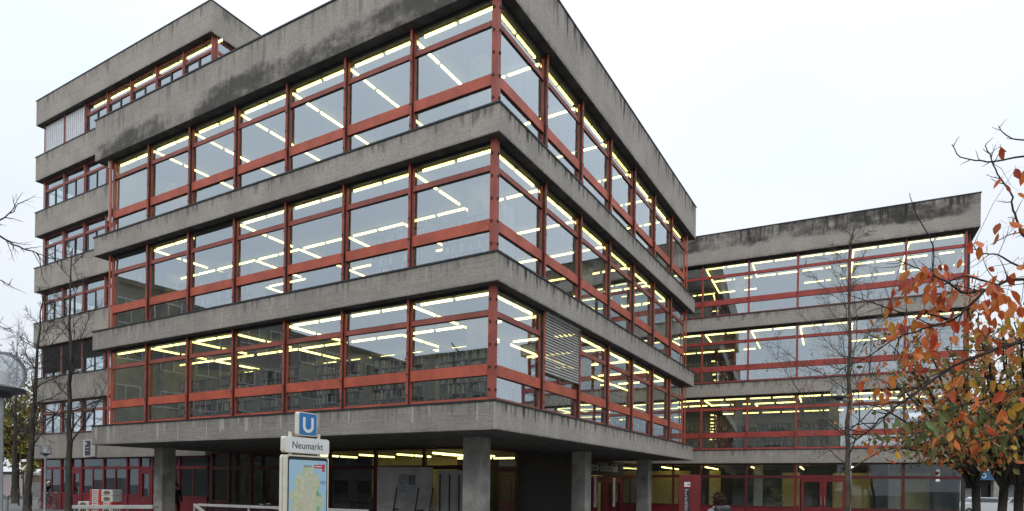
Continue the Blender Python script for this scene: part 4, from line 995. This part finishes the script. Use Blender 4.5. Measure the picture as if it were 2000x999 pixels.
# ------------------------------------------------------------------ people
def make_person(p, rz, joints, label, mats, zsplit, skin=(.42,.25,.18), hair=(.06,.035,.02), longhair=False, cap=None):
    """joints: overrides of the standing pose; body grown as one skin from a pelvis rooted skeleton"""
    J = dict(pel=(0,0,.95), wai=(0,0,1.10), che=(0,.01,1.32), nek=(0,0,1.47), hdl=(0,.015,1.57), hdm=(0,.03,1.64), hdt=(0,.01,1.70),
             shL=(-.17,0,1.42), elL=(-.24,-.02,1.14), wrL=(-.25,.06,.90), haL=(-.25,.09,.82), shR=(.17,0,1.42), elR=(.24,-.02,1.14), wrR=(.25,.06,.90), haR=(.25,.09,.82),
             hiL=(-.09,0,.92), knL=(-.10,.02,.50), anL=(-.10,-.02,.09), toL=(-.11,.16,.04), hiR=(.09,0,.92), knR=(.10,.02,.50), anR=(.10,-.02,.09), toR=(.11,.16,.04))
    J.update(joints)
    rad = dict(pel=(.155,.12), wai=(.145,.105), che=(.165,.115), nek=(.05,.052), hdl=(.052,.058), hdm=(.06,.073), hdt=(.042,.05), sh=(.075,.075), el=(.05,.05), wr=(.034,.034), ha=(.036,.022), hi=(.095,.095), kn=(.062,.062), an=(.045,.045), to=(.042,.03))
    names = list(J); V = [Vector(J[k]) for k in names]; E_ = []; rr = [rad.get(k, rad.get(k[:2])) for k in names]; ix = {k: i for i, k in enumerate(names)}
    for a, b in (('pel','wai'),('wai','che'),('che','nek'),('nek','hdl'),('hdl','hdm'),('hdm','hdt')): E_.append((ix[a], ix[b]))
    for s in 'LR':
        for a, b in (('che','sh'+s),('sh'+s,'el'+s),('el'+s,'wr'+s),('wr'+s,'ha'+s),('pel','hi'+s),('hi'+s,'kn'+s),('kn'+s,'an'+s),('an'+s,'to'+s)): E_.append((ix[a], ix[b]))
        wv, hv = Vector(J['wr'+s]), Vector(J['ha'+s]); d = (hv-wv).normalized(); sd_ = d.cross(Vector((1,0,0)) if abs(d.x) < .8 else Vector((0,1,0))).normalized(); nn = d.cross(sd_)
        for q, ln in zip((-.027,-.009,.009,.027), (.062,.075,.072,.055)):
            i0 = len(V); V += [hv+sd_*q+d*.02, hv+sd_*q*1.1+d*(.02+ln*.55)+nn*.008, hv+sd_*q*1.1+d*(.02+ln)+nn*.03]; rr += [(.010,.010),(.009,.009),(.007,.007)]
            E_ += [(ix['ha'+s], i0), (i0, i0+1), (i0+1, i0+2)]
        i0 = len(V); V += [wv.lerp(hv,.5)+sd_*.035, hv+sd_*.055+d*.01]; rr += [(.012,.012),(.009,.009)]; E_ += [(ix['ha'+s], i0), (i0, i0+1)]
    hm = Vector(J['hdm']); hf = Vector(J['hdl']); i0 = len(V)
    V += [hm+Vector((0,.09,-.02)), hm+Vector((-.075,.0,-.015)), hm+Vector((.075,.0,-.015))]; rr += [(.014,.02),(.012,.026),(.012,.026)]; E_ += [(ix['hdm'], i0), (ix['hdm'], i0+1), (ix['hdm'], i0+2)]
    me = bpy.data.meshes.new('person'); me.from_pydata([tuple(v) for v in V], E_, [])
    o = bpy.data.objects.new('person', me); col.objects.link(o)
    o.modifiers.new('skin', 'SKIN'); 
    for i, q in enumerate(rr): me.skin_vertices[0].data[i].radius = q
    me.skin_vertices[0].data[0].use_root = True
    sb = o.modifiers.new('sub', 'SUBSURF'); sb.levels = 2; sb.render_levels = 2
    dg = bpy.context.evaluated_depsgraph_get(); me2 = bpy.data.meshes.new_from_object(o.evaluated_get(dg)); bpy.data.objects.remove(o)
    me2.materials.clear(); sm = plain('skin_tone', skin, .55, .08)
    for q in (mats['top'], mats['legs'], sm, MT['black']): me2.materials.append(q)
    hands = [Vector(J['haL']), Vector(J['haR'])]; feet = [(Vector(J['anL']), Vector(J['toL'])), (Vector(J['anR']), Vector(J['toR']))]
    leg = [(Vector(J['hi'+s]), Vector(J['kn'+s]), Vector(J['an'+s])) for s in 'LR']
    def dseg(p_, a, b):
        t = max(0, min(1, (p_-a).dot(b-a)/max(1e-6, (b-a).length_squared))); return (p_-(a+(b-a)*t)).length
    for pl in me2.polygons:
        c = pl.center
        mi = 0
        if any(min(dseg(c,a,b), dseg(c,b,k)) < min(dseg(c, Vector(J['pel']), Vector(J['che'])), dseg(c, Vector(J['shL']), Vector(J['elL'])), dseg(c, Vector(J['shR']), Vector(J['elR'])), dseg(c, Vector(J['elL']), Vector(J['haL'])), dseg(c, Vector(J['elR']), Vector(J['haR']))) for a,b,k in leg): mi = 1
        if any(min((c-a).length, dseg(c,a,b)) < .075 for a, b in feet): mi = 3
        if any((c-h_).length < .085 for h_ in hands): mi = 2
        if (c-Vector(J['nek'])).length < .055 or dseg(c, Vector(J['hdl']), Vector(J['hdt'])) < .105 and c.z > Vector(J['nek']).z-.0: mi = 2
        pl.material_index = mi; pl.use_smooth = True
    o = bpy.data.objects.new('person', me2); col.objects.link(o); o.location = p; o.rotation_euler = (0,0,rz); tag(o, label, 'person')
    # hair: shell over crown, back and sides of the head
    hc = hm+Vector((0,-.012,.012)); m = MB(); nu, nv = 20, 12; base = 0; rows = []
    for i in range(nv+1):
        a = math.pi*i/nv*.98
        for j in range(nu):
            b = 2*math.pi*j/nu; fy = math.sin(b)
            lim = .36 if fy > .25 else (.62 if fy > -.2 else .84)
            aa = min(a, math.pi*lim)
            k = 1+.06*math.sin(b*5+i*1.7)+.05*math.sin(b*9+i)+.03*math.sin(b*13-i*2.3)
            m.v.append(tuple(hc+Vector((.098*k*math.sin(aa)*math.cos(b), .118*k*math.sin(aa)*math.sin(b), .118*k*math.cos(aa)))))
    for i in range(nv):
        for j in range(nu):
            j2 = (j+1) % nu; m.f.append((i*nu+j, i*nu+j2, (i+1)*nu+j2, (i+1)*nu+j)); m.uv.append([(0,0)]*4); m.mi.append(0)
    if not cap:
        rh = random.Random(9)
        for q in range(150):
            a = rh.uniform(.1, 2.2); b = rh.uniform(math.pi, 2*math.pi) if a > 1.1 else rh.uniform(0, 2*math.pi)
            n_ = Vector((math.sin(a)*math.cos(b), math.sin(a)*math.sin(b), math.cos(a))); p0_ = hc+Vector((n_.x*.09, n_.y*.11, n_.z*.11)); d_ = (n_*.5+Vector((rh.gauss(0,.4), rh.gauss(0,.4), -.6+rh.gauss(0,.3)))).normalized()
            m.tube([p0_, p0_+n_*.018+d_*.02, p0_+n_*.02+d_*.055], [.014,.011,.002], 5)
    m.build('hair' if not cap else 'cap', plain('hair_tone', hair, .85, .5, 45, spec=.12) if not cap else cap, o, smooth=True)
    m = MB()
    for s in (-.03,.03): m.lathe(hm+Vector((s,.074,.005)), [(.001,-.008),(.011,-.004),(.013,0),(.011,.004),(.001,.008)], 8)
    m.build('eyes', MT['black'], o)
    return o
jk = plain('jacket_grey', (.22,.23,.26), .8, .2, 6); dk = plain('coat_dark', (.018,.02,.024), .85, .3, 6); jn = plain('trousers_blue', (.05,.06,.09), .85, .2, 8); gr = plain('trousers_green', (.02,.07,.06), .85, .2)
pr_ = at(1404, 963, 12.4); pz = onground(1404, 12.4)
person = make_person(pz, YAW+R(8), {}, 'person with brown hair and grey jacket seen from behind in front of the wing', dict(top=jk, legs=jn), 0, hair=(.04,.022,.013))
person.scale = (1.0,1.0,.99)
bp = empty('backpack', pz, YAW+R(8), 'black backpack with white patches worn by the person before the wing', 'backpack')
m = MB(); m.hexa([(-.17,-.13,.98),(.17,-.13,.98),(.17,-.30,1.0),(-.17,-.30,1.0),(-.16,-.11,1.55),(.16,-.11,1.55),(.14,-.25,1.51),(-.14,-.25,1.51)]); m.build('bag', MT['black'], bp, bevel=.04)
m = MB(); m.hexa([(-.11,-.285,1.02),(.11,-.285,1.02),(.11,-.34,1.04),(-.11,-.34,1.04),(-.10,-.27,1.26),(.10,-.27,1.26),(.09,-.31,1.24),(-.09,-.31,1.24)]); m.build('pocket', MT['black'], bp, bevel=.02)
m = MB(); m.box(-.10,.09,-.278,-.262,1.40,1.425); m.box(.0,.12,-.282,-.266,1.33,1.36); m.box(-.12,-.03,-.286,-.27,1.30,1.33); m.build('patch', MT['white'], bp)
m = MB()
for s in (-.1,.1): m.tube([(s,-.13,1.44),(s*1.1,-.03,1.50),(s*1.1,.10,1.44),(s*1.25,.135,1.28),(s*1.3,.05,1.12),(s*1.2,-.10,1.03)], .016, 6)
m.build('strap', MT['railing'], bp)
make_person(onground(343.5, 30.5), R(250), {}, 'person in a dark coat half hidden behind the far left column', dict(top=dk, legs=dk), 0)
# cyclist beside the tower
cb = onground(93, 40.3); ca = R(8)
make_bicycle('bicycle', cb, ca, 'black bicycle ridden past the left corner of the office tower', 'ridden bicycle')
ride = dict(pel=(0,-.22,1.02), wai=(0,-.17,1.16), che=(0,-.02,1.36), nek=(0,.07,1.49), hdl=(0,.11,1.57), hdm=(0,.13,1.64), hdt=(0,.10,1.70),
    shL=(-.17,.02,1.42), elL=(-.22,.18,1.22), wrL=(-.27,.30,1.08), haL=(-.28,.36,1.06), shR=(.17,.02,1.42), elR=(.22,.18,1.22), wrR=(.27,.30,1.08), haR=(.28,.36,1.06),
    hiL=(-.09,-.18,.98), knL=(-.11,.20,.74), anL=(-.12,.06,.36), toL=(-.12,.22,.31), hiR=(.09,-.18,.98), knR=(.11,.10,.58), anR=(.12,-.08,.20), toR=(.12,.08,.14))
make_person(cb, ca-R(90), ride, 'person in dark jacket and white cap riding a bicycle by the tower', dict(top=dk, legs=gr), 0, cap=MT['white'])

# ------------------------------------------------------------------ handrails of the stairway
def handrail(pts, label, n, rw=.05, rh=.05):
    o = empty('handrail', (pts[0].x, pts[0].y, 0), 0, label, 'handrail', 'pale handrails of the stairway'); o0 = Vector((pts[0].x, pts[0].y, 0))
    q = [p_-o0 for p_ in pts]; m = MB()
    for a, b in zip(q, q[1:]):
        d = (b-a).normalized(); s = d.cross(Vector((0,0,1))).normalized()*rw; u = Vector((0,0,rh))
        m.hexa([a-s-u, b-s-u, b+s-u, a+s-u, a-s+u, b-s+u, b+s+u, a+s+u])
    m.build('top_rail', MT['railing'], o, bevel=.012)
    m = MB(); a, b = q[0], q[-1]
    for k in range(n):
        p_ = a.lerp(b, (k+.5)/n); m.tube([(p_.x,p_.y,p_.z-1.0),(p_.x,p_.y,p_.z-rh)], .012, 5)
    m.build('balusters', MT['cap'], o)
    for k in range(4):
        p_ = a.lerp(b, k/3); m = MB(); m.box(p_.x-.03, p_.x+.03, p_.y-.03, p_.y+.03, p_.z-1.05, p_.z-rh); m.build('post', MT['railing'], o)
    return o
def atz(px, d, z): p_ = onground(px, d); p_.z = z; return p_
A_ = atz(388, 24.8, .97); handrail([A_, atz(720, 21.0, .97)], 'long pale handrail running behind the station totem', 60)
handrail([A_+Vector((-.05,-.12,0)), atz(424, 23.4, .40)], 'sloping pale handrail going down the stairway', 10)
handrail([atz(148, 25.5, .80), atz(304, 24.5, .88)], 'broad pale handrail in front of the stacked wool packs', 34, .16, .07)

# ------------------------------------------------------------------ stacked insulation packs
wrapw = plain('pack_wrap', (.55,.54,.52), .35, .12, 8); wrapr = plain('pack_red', (.55,.05,.035), .4, .12); wool = plain('mineral_wool', (.17,.13,.065), .95, .35, 30); prt = plain('pack_print', (.40,.10,.09), .5, .2, 20)
pk0 = onground(207, 29.5); rzp = R(12)
def pack(ix_, row, kind, label):
    o = empty('wool_pack', (pk0.x + ix_*.69*math.cos(rzp), pk0.y + ix_*.69*math.sin(rzp), .06+row*.278), rzp+R(random.uniform(-2,2)), label, 'pack', 'stacked mineral wool packs')
    m = MB(); m.box(-.33,.33,-.25,.25,0,.27); m.build('wrap', wrapw, o, bevel=.02)
    if kind == 'print':
        m = MB(); m.box(-.332,-.19,-.253,.25,.004,.266); m.box(.19,.332,-.253,.25,.004,.266); m.build('red_end', wrapr, o)
        m = MB(); m.box(-.14,.10,-.254,-.2505,.17,.21); m.box(-.14,.14,-.254,-.2505,.08,.11); m.build('print', prt, o)
    else:
        m = MB(); pts = [(math.cos(2*math.pi*k/20)*.20, .135+math.sin(2*math.pi*k/20)*.088) for k in range(20)]
        m.face([(x, -.256, z) for x, z in pts]); 
        for k in range(20): a, b = pts[k], pts[(k+1)%20]; m.face([(a[0],-.256,a[1]),(a[0],-.24,a[1]),(b[0],-.24,b[1]),(b[0],-.256,b[1])])
        m.build('opening', wool, o)
rown = ['bottom row', 'second row from the ground', 'middle row', 'fourth row', 'top row']
for row in range(5):
    pack(-.5, row, 'print', f'red and white printed wool pack in the {rown[row]} of the stack')
    pack(.5, row, 'print' if row == 2 else 'oval', f'white wool pack on the right of the stack, {rown[row]}')
for row in range(3): pack(-1.55, row, 'oval', f'white wool pack in the low left pile, {["bottom","second","topmost"][row]}')
pack(1.55, 0, 'oval', 'single wool pack on the ground right of the stack')
m = MB()
for k in range(4): m.box(-1.5+k*.8, -1.4+k*.8, -.3, .3, 0, .03)
m.box(-1.55,1.1,-.3,.3,.031,.055); tag(m.build('pallet', plain('pallet_wood', (.25,.17,.09), .85, .2)), 'wooden pallet under the stacked wool packs', 'pallet').location = (pk0.x-.2, pk0.y-.05, 0)

# ------------------------------------------------------------------ under the block: concrete panels, leaning posts, signs
cp = plain('concrete_panel', (.34,.335,.32), .9, .22, 1.2, bump=.4)
o = empty('concrete_panel', (-7.28,3.60,0), math.atan2(.95,1.86), 'wide smooth concrete panel standing under the block left of the front column', 'partition')
m = MB(); m.box(0, 2.12, 0, .14, 0, 2.52); m.build('slab', cp, o, bevel=.015)
m = MB(); m.box(.82, 1.5, -.012, -.001, 1.45, 2.25); nt = m.build('notice', plain('notice_grey', (.24,.25,.26), .6, .25, 9), o)
m = MB(); m.box(1.22, 1.47, -.016, -.0125, 1.85, 2.2); 
for k in range(9): m.box(.86, .86+random.uniform(.2,.32), -.016, -.0125, 2.18-k*.075, 2.2-k*.075)
m.build('print', plain('notice_dark', (.10,.10,.11), .6), nt)
o = empty('concrete_panel', (-5.20,4.60,0), math.atan2(.4,.7), 'narrow concrete panel with three dark bars beside the front column', 'partition')
m = MB(); m.box(0, .95, 0, .14, 0, 2.42); m.build('slab', cp, o, bevel=.015)
for k in range(3):
    m = MB(); m.tube([(.12+k*.36,-.05,0),(.12+k*.36,-.05,2.25)], .03, 6); m.build('bar', MT['black'], o)
for q, px in enumerate((768, 810, 838)):
    p_ = onground(px-6, 23.2-q*.2); o = empty('leaning_bar', p_, 0, ['thin dark bar leaning on the left part of the concrete panel','thin dark bar leaning on the middle of the concrete panel','thin dark bar leaning at the right edge of the concrete panel'][q], 'bar', 'dark bars leaning on the panel')
    m = MB(); m.tube([(0,0,0),(.22,.12,1.75)], .03, 7); m.build('bar', MT['black'], o); m = MB(); m.box(-.07,.07,-.07,.07,0,.03); m.build('foot', MT['black'], o)
# black and white house sign on the tower
o = empty('house_sign', (-31.5, 5.35, 3.25), 0, 'black sign with white side and pale lines projecting on the tower\'s lowest band', 'sign')
m = MB(); m.box(0, .84, -.12, .12, 0, .98); m.build('case', MT['white'], o, bevel=.01)
m = MB(); m.box(.13, .79, -.125, -.121, .05, .95); m.build('black_face', MT['black'], o)
m = MB(); m.box(.2,.38,-.129,-.126,.68,.86); m.box(.22,.66,-.129,-.126,.50,.545); m.box(.24,.64,-.129,-.126,.34,.375); m.build('print', MT['railing'], o)
# red standing board in front of the wing
bpz = at(1326, 930, 33.5); o = empty('notice_board', (bpz.x, bpz.y, 0), R(20), 'tall red standing board with a black strip and white square before the wing', 'sign')
m = MB(); m.box(0, 1.08, -.08, .08, .02, 2.55); m.build('board', MT['crim'], o, bevel=.01)
m = MB(); m.box(.27,.56,-.09,-.081,1.93,2.17); sq = m.build('white_square', MT['white'], o); m = MB(); m.box(.42,.53,-.094,-.0905,2.02,2.08); m.build('mark', MT['black'], sq)
m = MB(); m.box(.27,.56,-.09,-.081,.2,1.86); bs_ = m.build('black_strip', MT['black'], o)
m = MB(); z = 1.80
while z > .3:
    hh = random.uniform(.05,.12); m.box(.30, .30+random.uniform(.08,.2), -.094, -.0905, z-hh*.5, z); z -= hh
m.build('print', MT['railing'], bs_)
# white banners hanging beside the entrance doors
for k, yy in enumerate((YG+11.62, YG+14.42)):
    m = MB(); m.box(XG+.06, XG+.075, yy-.18, yy+.18, .75, 2.4); o = m.build('door_banner', MT['white']); tag(o, ['narrow pale banner between the entrance doors, nearer one','narrow pale banner at the far side of the entrance doors'][k], 'banner', 'pale banners at the entrance')

# potted plant and furniture glimpsed behind the wing's ground floor glass
pp = Wm @ Vector((4.15, 1.3, 0)); o = empty('potted_plant', pp, 0, 'dark green potted plant behind the wing\'s ground floor glass', 'plant')
m = MB(); m.lathe((0,0,0), [(.001,0),(.2,0),(.26,.45),(.22,.45),(.001,.4)], 14); m.build('pot', MT['railing'], o)
m = MB(); rq = random.Random(5)
for k in range(160):
    a = rq.uniform(0,6.28); q = Vector((math.cos(a)*rq.uniform(0,.4), math.sin(a)*rq.uniform(0,.4), rq.uniform(.5,1.9))); add_leaf(m, q, .22, rq, .3, .2)
m.build('leaves', lf_greenN, o)
m = MB()
for k in range(5): m.tube([(0,0,.35),(rq.uniform(-.2,.2),rq.uniform(-.2,.2),1.6)], .015, 5)
m.build('stems', MT['bark'], o)
def table(p, rz, label, w_=1.6, mat=None):
    o = empty('table', p, rz, label, 'table', 'tables behind the ground floor glass')
    m = MB(); m.box(-w_/2,w_/2,-.4,.4,.72,.76); m.build('tabletop', mat or MT['corewall'], o)
    for x in (-w_/2+.06,w_/2-.06):
        for y in (-.34,.34):
            m = MB(); m.tube([(x,y,0),(x,y,.72)], .025, 6); m.build('leg', MT['black'], o)
table(Wm @ Vector((9.0,1.4,0)), WA, 'table behind the wing\'s ground floor glass right of the red doors')
table(Wm @ Vector((1.6,2.4,0)), WA, 'table behind the wing\'s ground floor glass left of the red doors')
table((-9.6,8.0,0), 0, 'table inside the yellow room behind the concrete panel')

# ------------------------------------------------------------------ far right: shop building and cars
def facade_building(p, rz, W, D, Hh, label, mat, nx, floors, g0=0, gh=0.0, fh=3.1, name='shop_building', wm=None, roofm=None):
    o = empty(name, p, rz, label, 'building'); m = MB(); m.box(0, W, 0, D, gh, Hh); m.build('wall', mat, o)
    m = MB(); m.box(-.2, W+.2, -.25, D+.2, Hh+.002, Hh+.35); m.build('roof', roofm or MT['cap'], o)
    for fl in range(floors):
        for k in range(nx):
            x = W*(k+.5)/nx; w2 = W/nx*.30; z = gh+.9+fl*fh
            m = MB(); m.box(x-w2-.08,x+w2+.08,-.06,-.002,z-.08,z); m.box(x-w2-.08,x+w2+.08,-.06,-.002,z+1.5,z+1.58); m.box(x-w2-.08,x-w2,-.06,-.002,z+.001,z+1.499); m.box(x+w2,x+w2+.08,-.06,-.002,z+.001,z+1.499); m.box(x-.03,x+.03,-.05,-.003,z+.001,z+1.499)
            f = m.build('window', wm or MT['white'], o); g_ = MB(); g_.face([(x-w2,-.02,z),(x+w2,-.02,z),(x+w2,-.02,z+1.5),(x-w2,-.02,z+1.5)]); g_.build('glass', MT['pane'], f)
    return o
t = NT('dark_pane'); t.bsdf((.03,.035,.04,1), .08, 0, spec=.6); MT['pane'] = t.m
p0 = onground(1868, 62)
sh = facade_building(p0, YAW-R(6), 26, 12, 8.6, 'pale shop building with blue sign board at the far right behind the trees', plain('render_pale', (.52,.51,.48), .85, .12), 9, 2, gh=3.3, fh=2.6)
m = MB(); m.box(.0,26,2.0,2.2,0,3.3); m.build('shop_front', plain('shop_dark', (.03,.028,.03), .3, .3), sh)
for k in range(9):
    m = MB(); m.box(.3+k*3.0,.75+k*3.0,-.05,.4,0,3.3); m.build('pillar', plain('pillar_grey', (.30,.29,.26), .8), sh)
m = MB(); m.box(0,26,-.16,-.002,3.0,3.9); sb_ = m.build('sign_board', plain('board_blue', (.035,.10,.20), .5, .15), sh)
m = MB(); m.torus((2.3,-.18,3.4), (0,1,0), .2, .06, 18, 6); m.tube([(2.12,-.18,3.4),(2.12,-.18,3.82)], .06, 6); m.build('lettering', plain('sign_paleblue', (.4,.62,.8), .5), sb_)
m = MB(); m.box(.8,3.2,1.7,1.95,.6,2.2); m.box(4.2,6.2,1.7,1.95,.3,2.6); m.build('shop_window', plain('shop_light', (.35,.36,.38), .3), sh)
def car(p, rz, label, c):
    o = empty('parked_car', p, rz, label, 'car', 'cars parked before the shops')
    pr = [(-2.1,.35),(-2.12,.75),(-1.95,.95),(-1.45,1.02),(-.95,1.42),(.35,1.45),(1.0,1.0),(1.85,.86),(2.08,.65),(2.1,.32)]
    m = MB(); W_ = .82; n = len(pr)
    iw = lambda z: W_ if z < 1.0 else W_-.16*(z-1.0)/.45
    Lf = [(x,-iw(z),z) for x,z in pr]; Rg = [(x,iw(z),z) for x,z in pr]
    for k in range(n-1): m.face([Lf[k],Lf[k+1],Rg[k+1],Rg[k]])
    m.face([Lf[-1],Lf[0],Rg[0],Rg[-1]]); m.face(Lf); m.face(list(reversed(Rg)))
    m.build('body', plain('car_paint', c, .25, .04), o)
    m = MB(); wn_ = [(-1.32,1.04),(-.93,1.36),(.30,1.39),(.86,1.04)]
    m.face([(x,-iw(z)-.012,z) for x,z in wn_]); m.face([(x,iw(z)+.012,z) for x,z in wn_]); m.face([(.40,-.62,1.41),(.97,-.70,1.04),(.97,.70,1.04),(.40,.62,1.41)]); m.face([(-1.0,-.62,1.40),(-1.44,-.70,1.05),(-1.44,.70,1.05),(-1.0,.62,1.40)]); m.build('windows', MT['pane'], o)
    for x in (-1.3,1.3):
        for y in (-.78,.78):
            m = MB(); m.torus((x,y,.31), (0,1,0), .22, .095, 20, 8); wo = m.build('wheel', MT['black'], o); m = MB(); m.tube([(x,y-.06,.31),(x,y+.06,.31)], .17, 12); m.build('rim', MT['steel'], wo)
    for y in (-.6,.6): m = MB(); m.box(2.02,2.09,y-.15,y+.15,.62,.75); m.build('headlight', MT['white'], o)
car(onground(1912, 52), YAW+R(178), 'white parked car behind the dark forked trunks', (.62,.63,.64))
car(onground(1984, 54), YAW+R(5), 'silver parked car at the right edge before the shops', (.40,.41,.43))
for q, (px, d) in enumerate(((1950,47),(1957,47.5),(1964,48))):
    o = empty('flag_pole', onground(px, d), 0, ['thin pale pole, left of three before the shops','thin pale pole, middle of three before the shops','thin pale pole, right of three before the shops'][q], 'pole', 'thin poles before the shops'); m = MB(); m.tube([(0,0,0),(0,0,3.6)], .035, 6); m.build('shaft', MT['railing'], o); m = MB(); m.lathe((0,0,3.6), [(.045,0),(.05,.05),(.001,.09)], 8); m.build('knob', MT['white'], o)

# ------------------------------------------------------------------ houses across the square, mirrored in the glass
facade_building((-39,-48,0), R(90), 38, 12, 16.3, 'pale five storey house across the street mirrored in the left windows', plain('render_cream', (.13,.128,.12), .85, .15), 11, 5, name='apartment_building', gh=0, fh=3.2, wm=MT['steel'])
facade_building((14,-62,0), math.pi, 66, 14, 21.0, 'long grey house row across the square mirrored in the lower windows', plain('render_grey', (.17,.165,.15), .85, .15), 14, 5, name='apartment_building', gh=0, fh=3.9, wm=MT['steel'])
facade_building((62,-30,0), R(90), 60, 14, 17.5, 'brown house row beyond the trees mirrored in the court side windows', plain('render_brown', (.20,.17,.14), .85, .15), 12, 4, name='apartment_building', gh=0, fh=3.9, wm=MT['steel'])
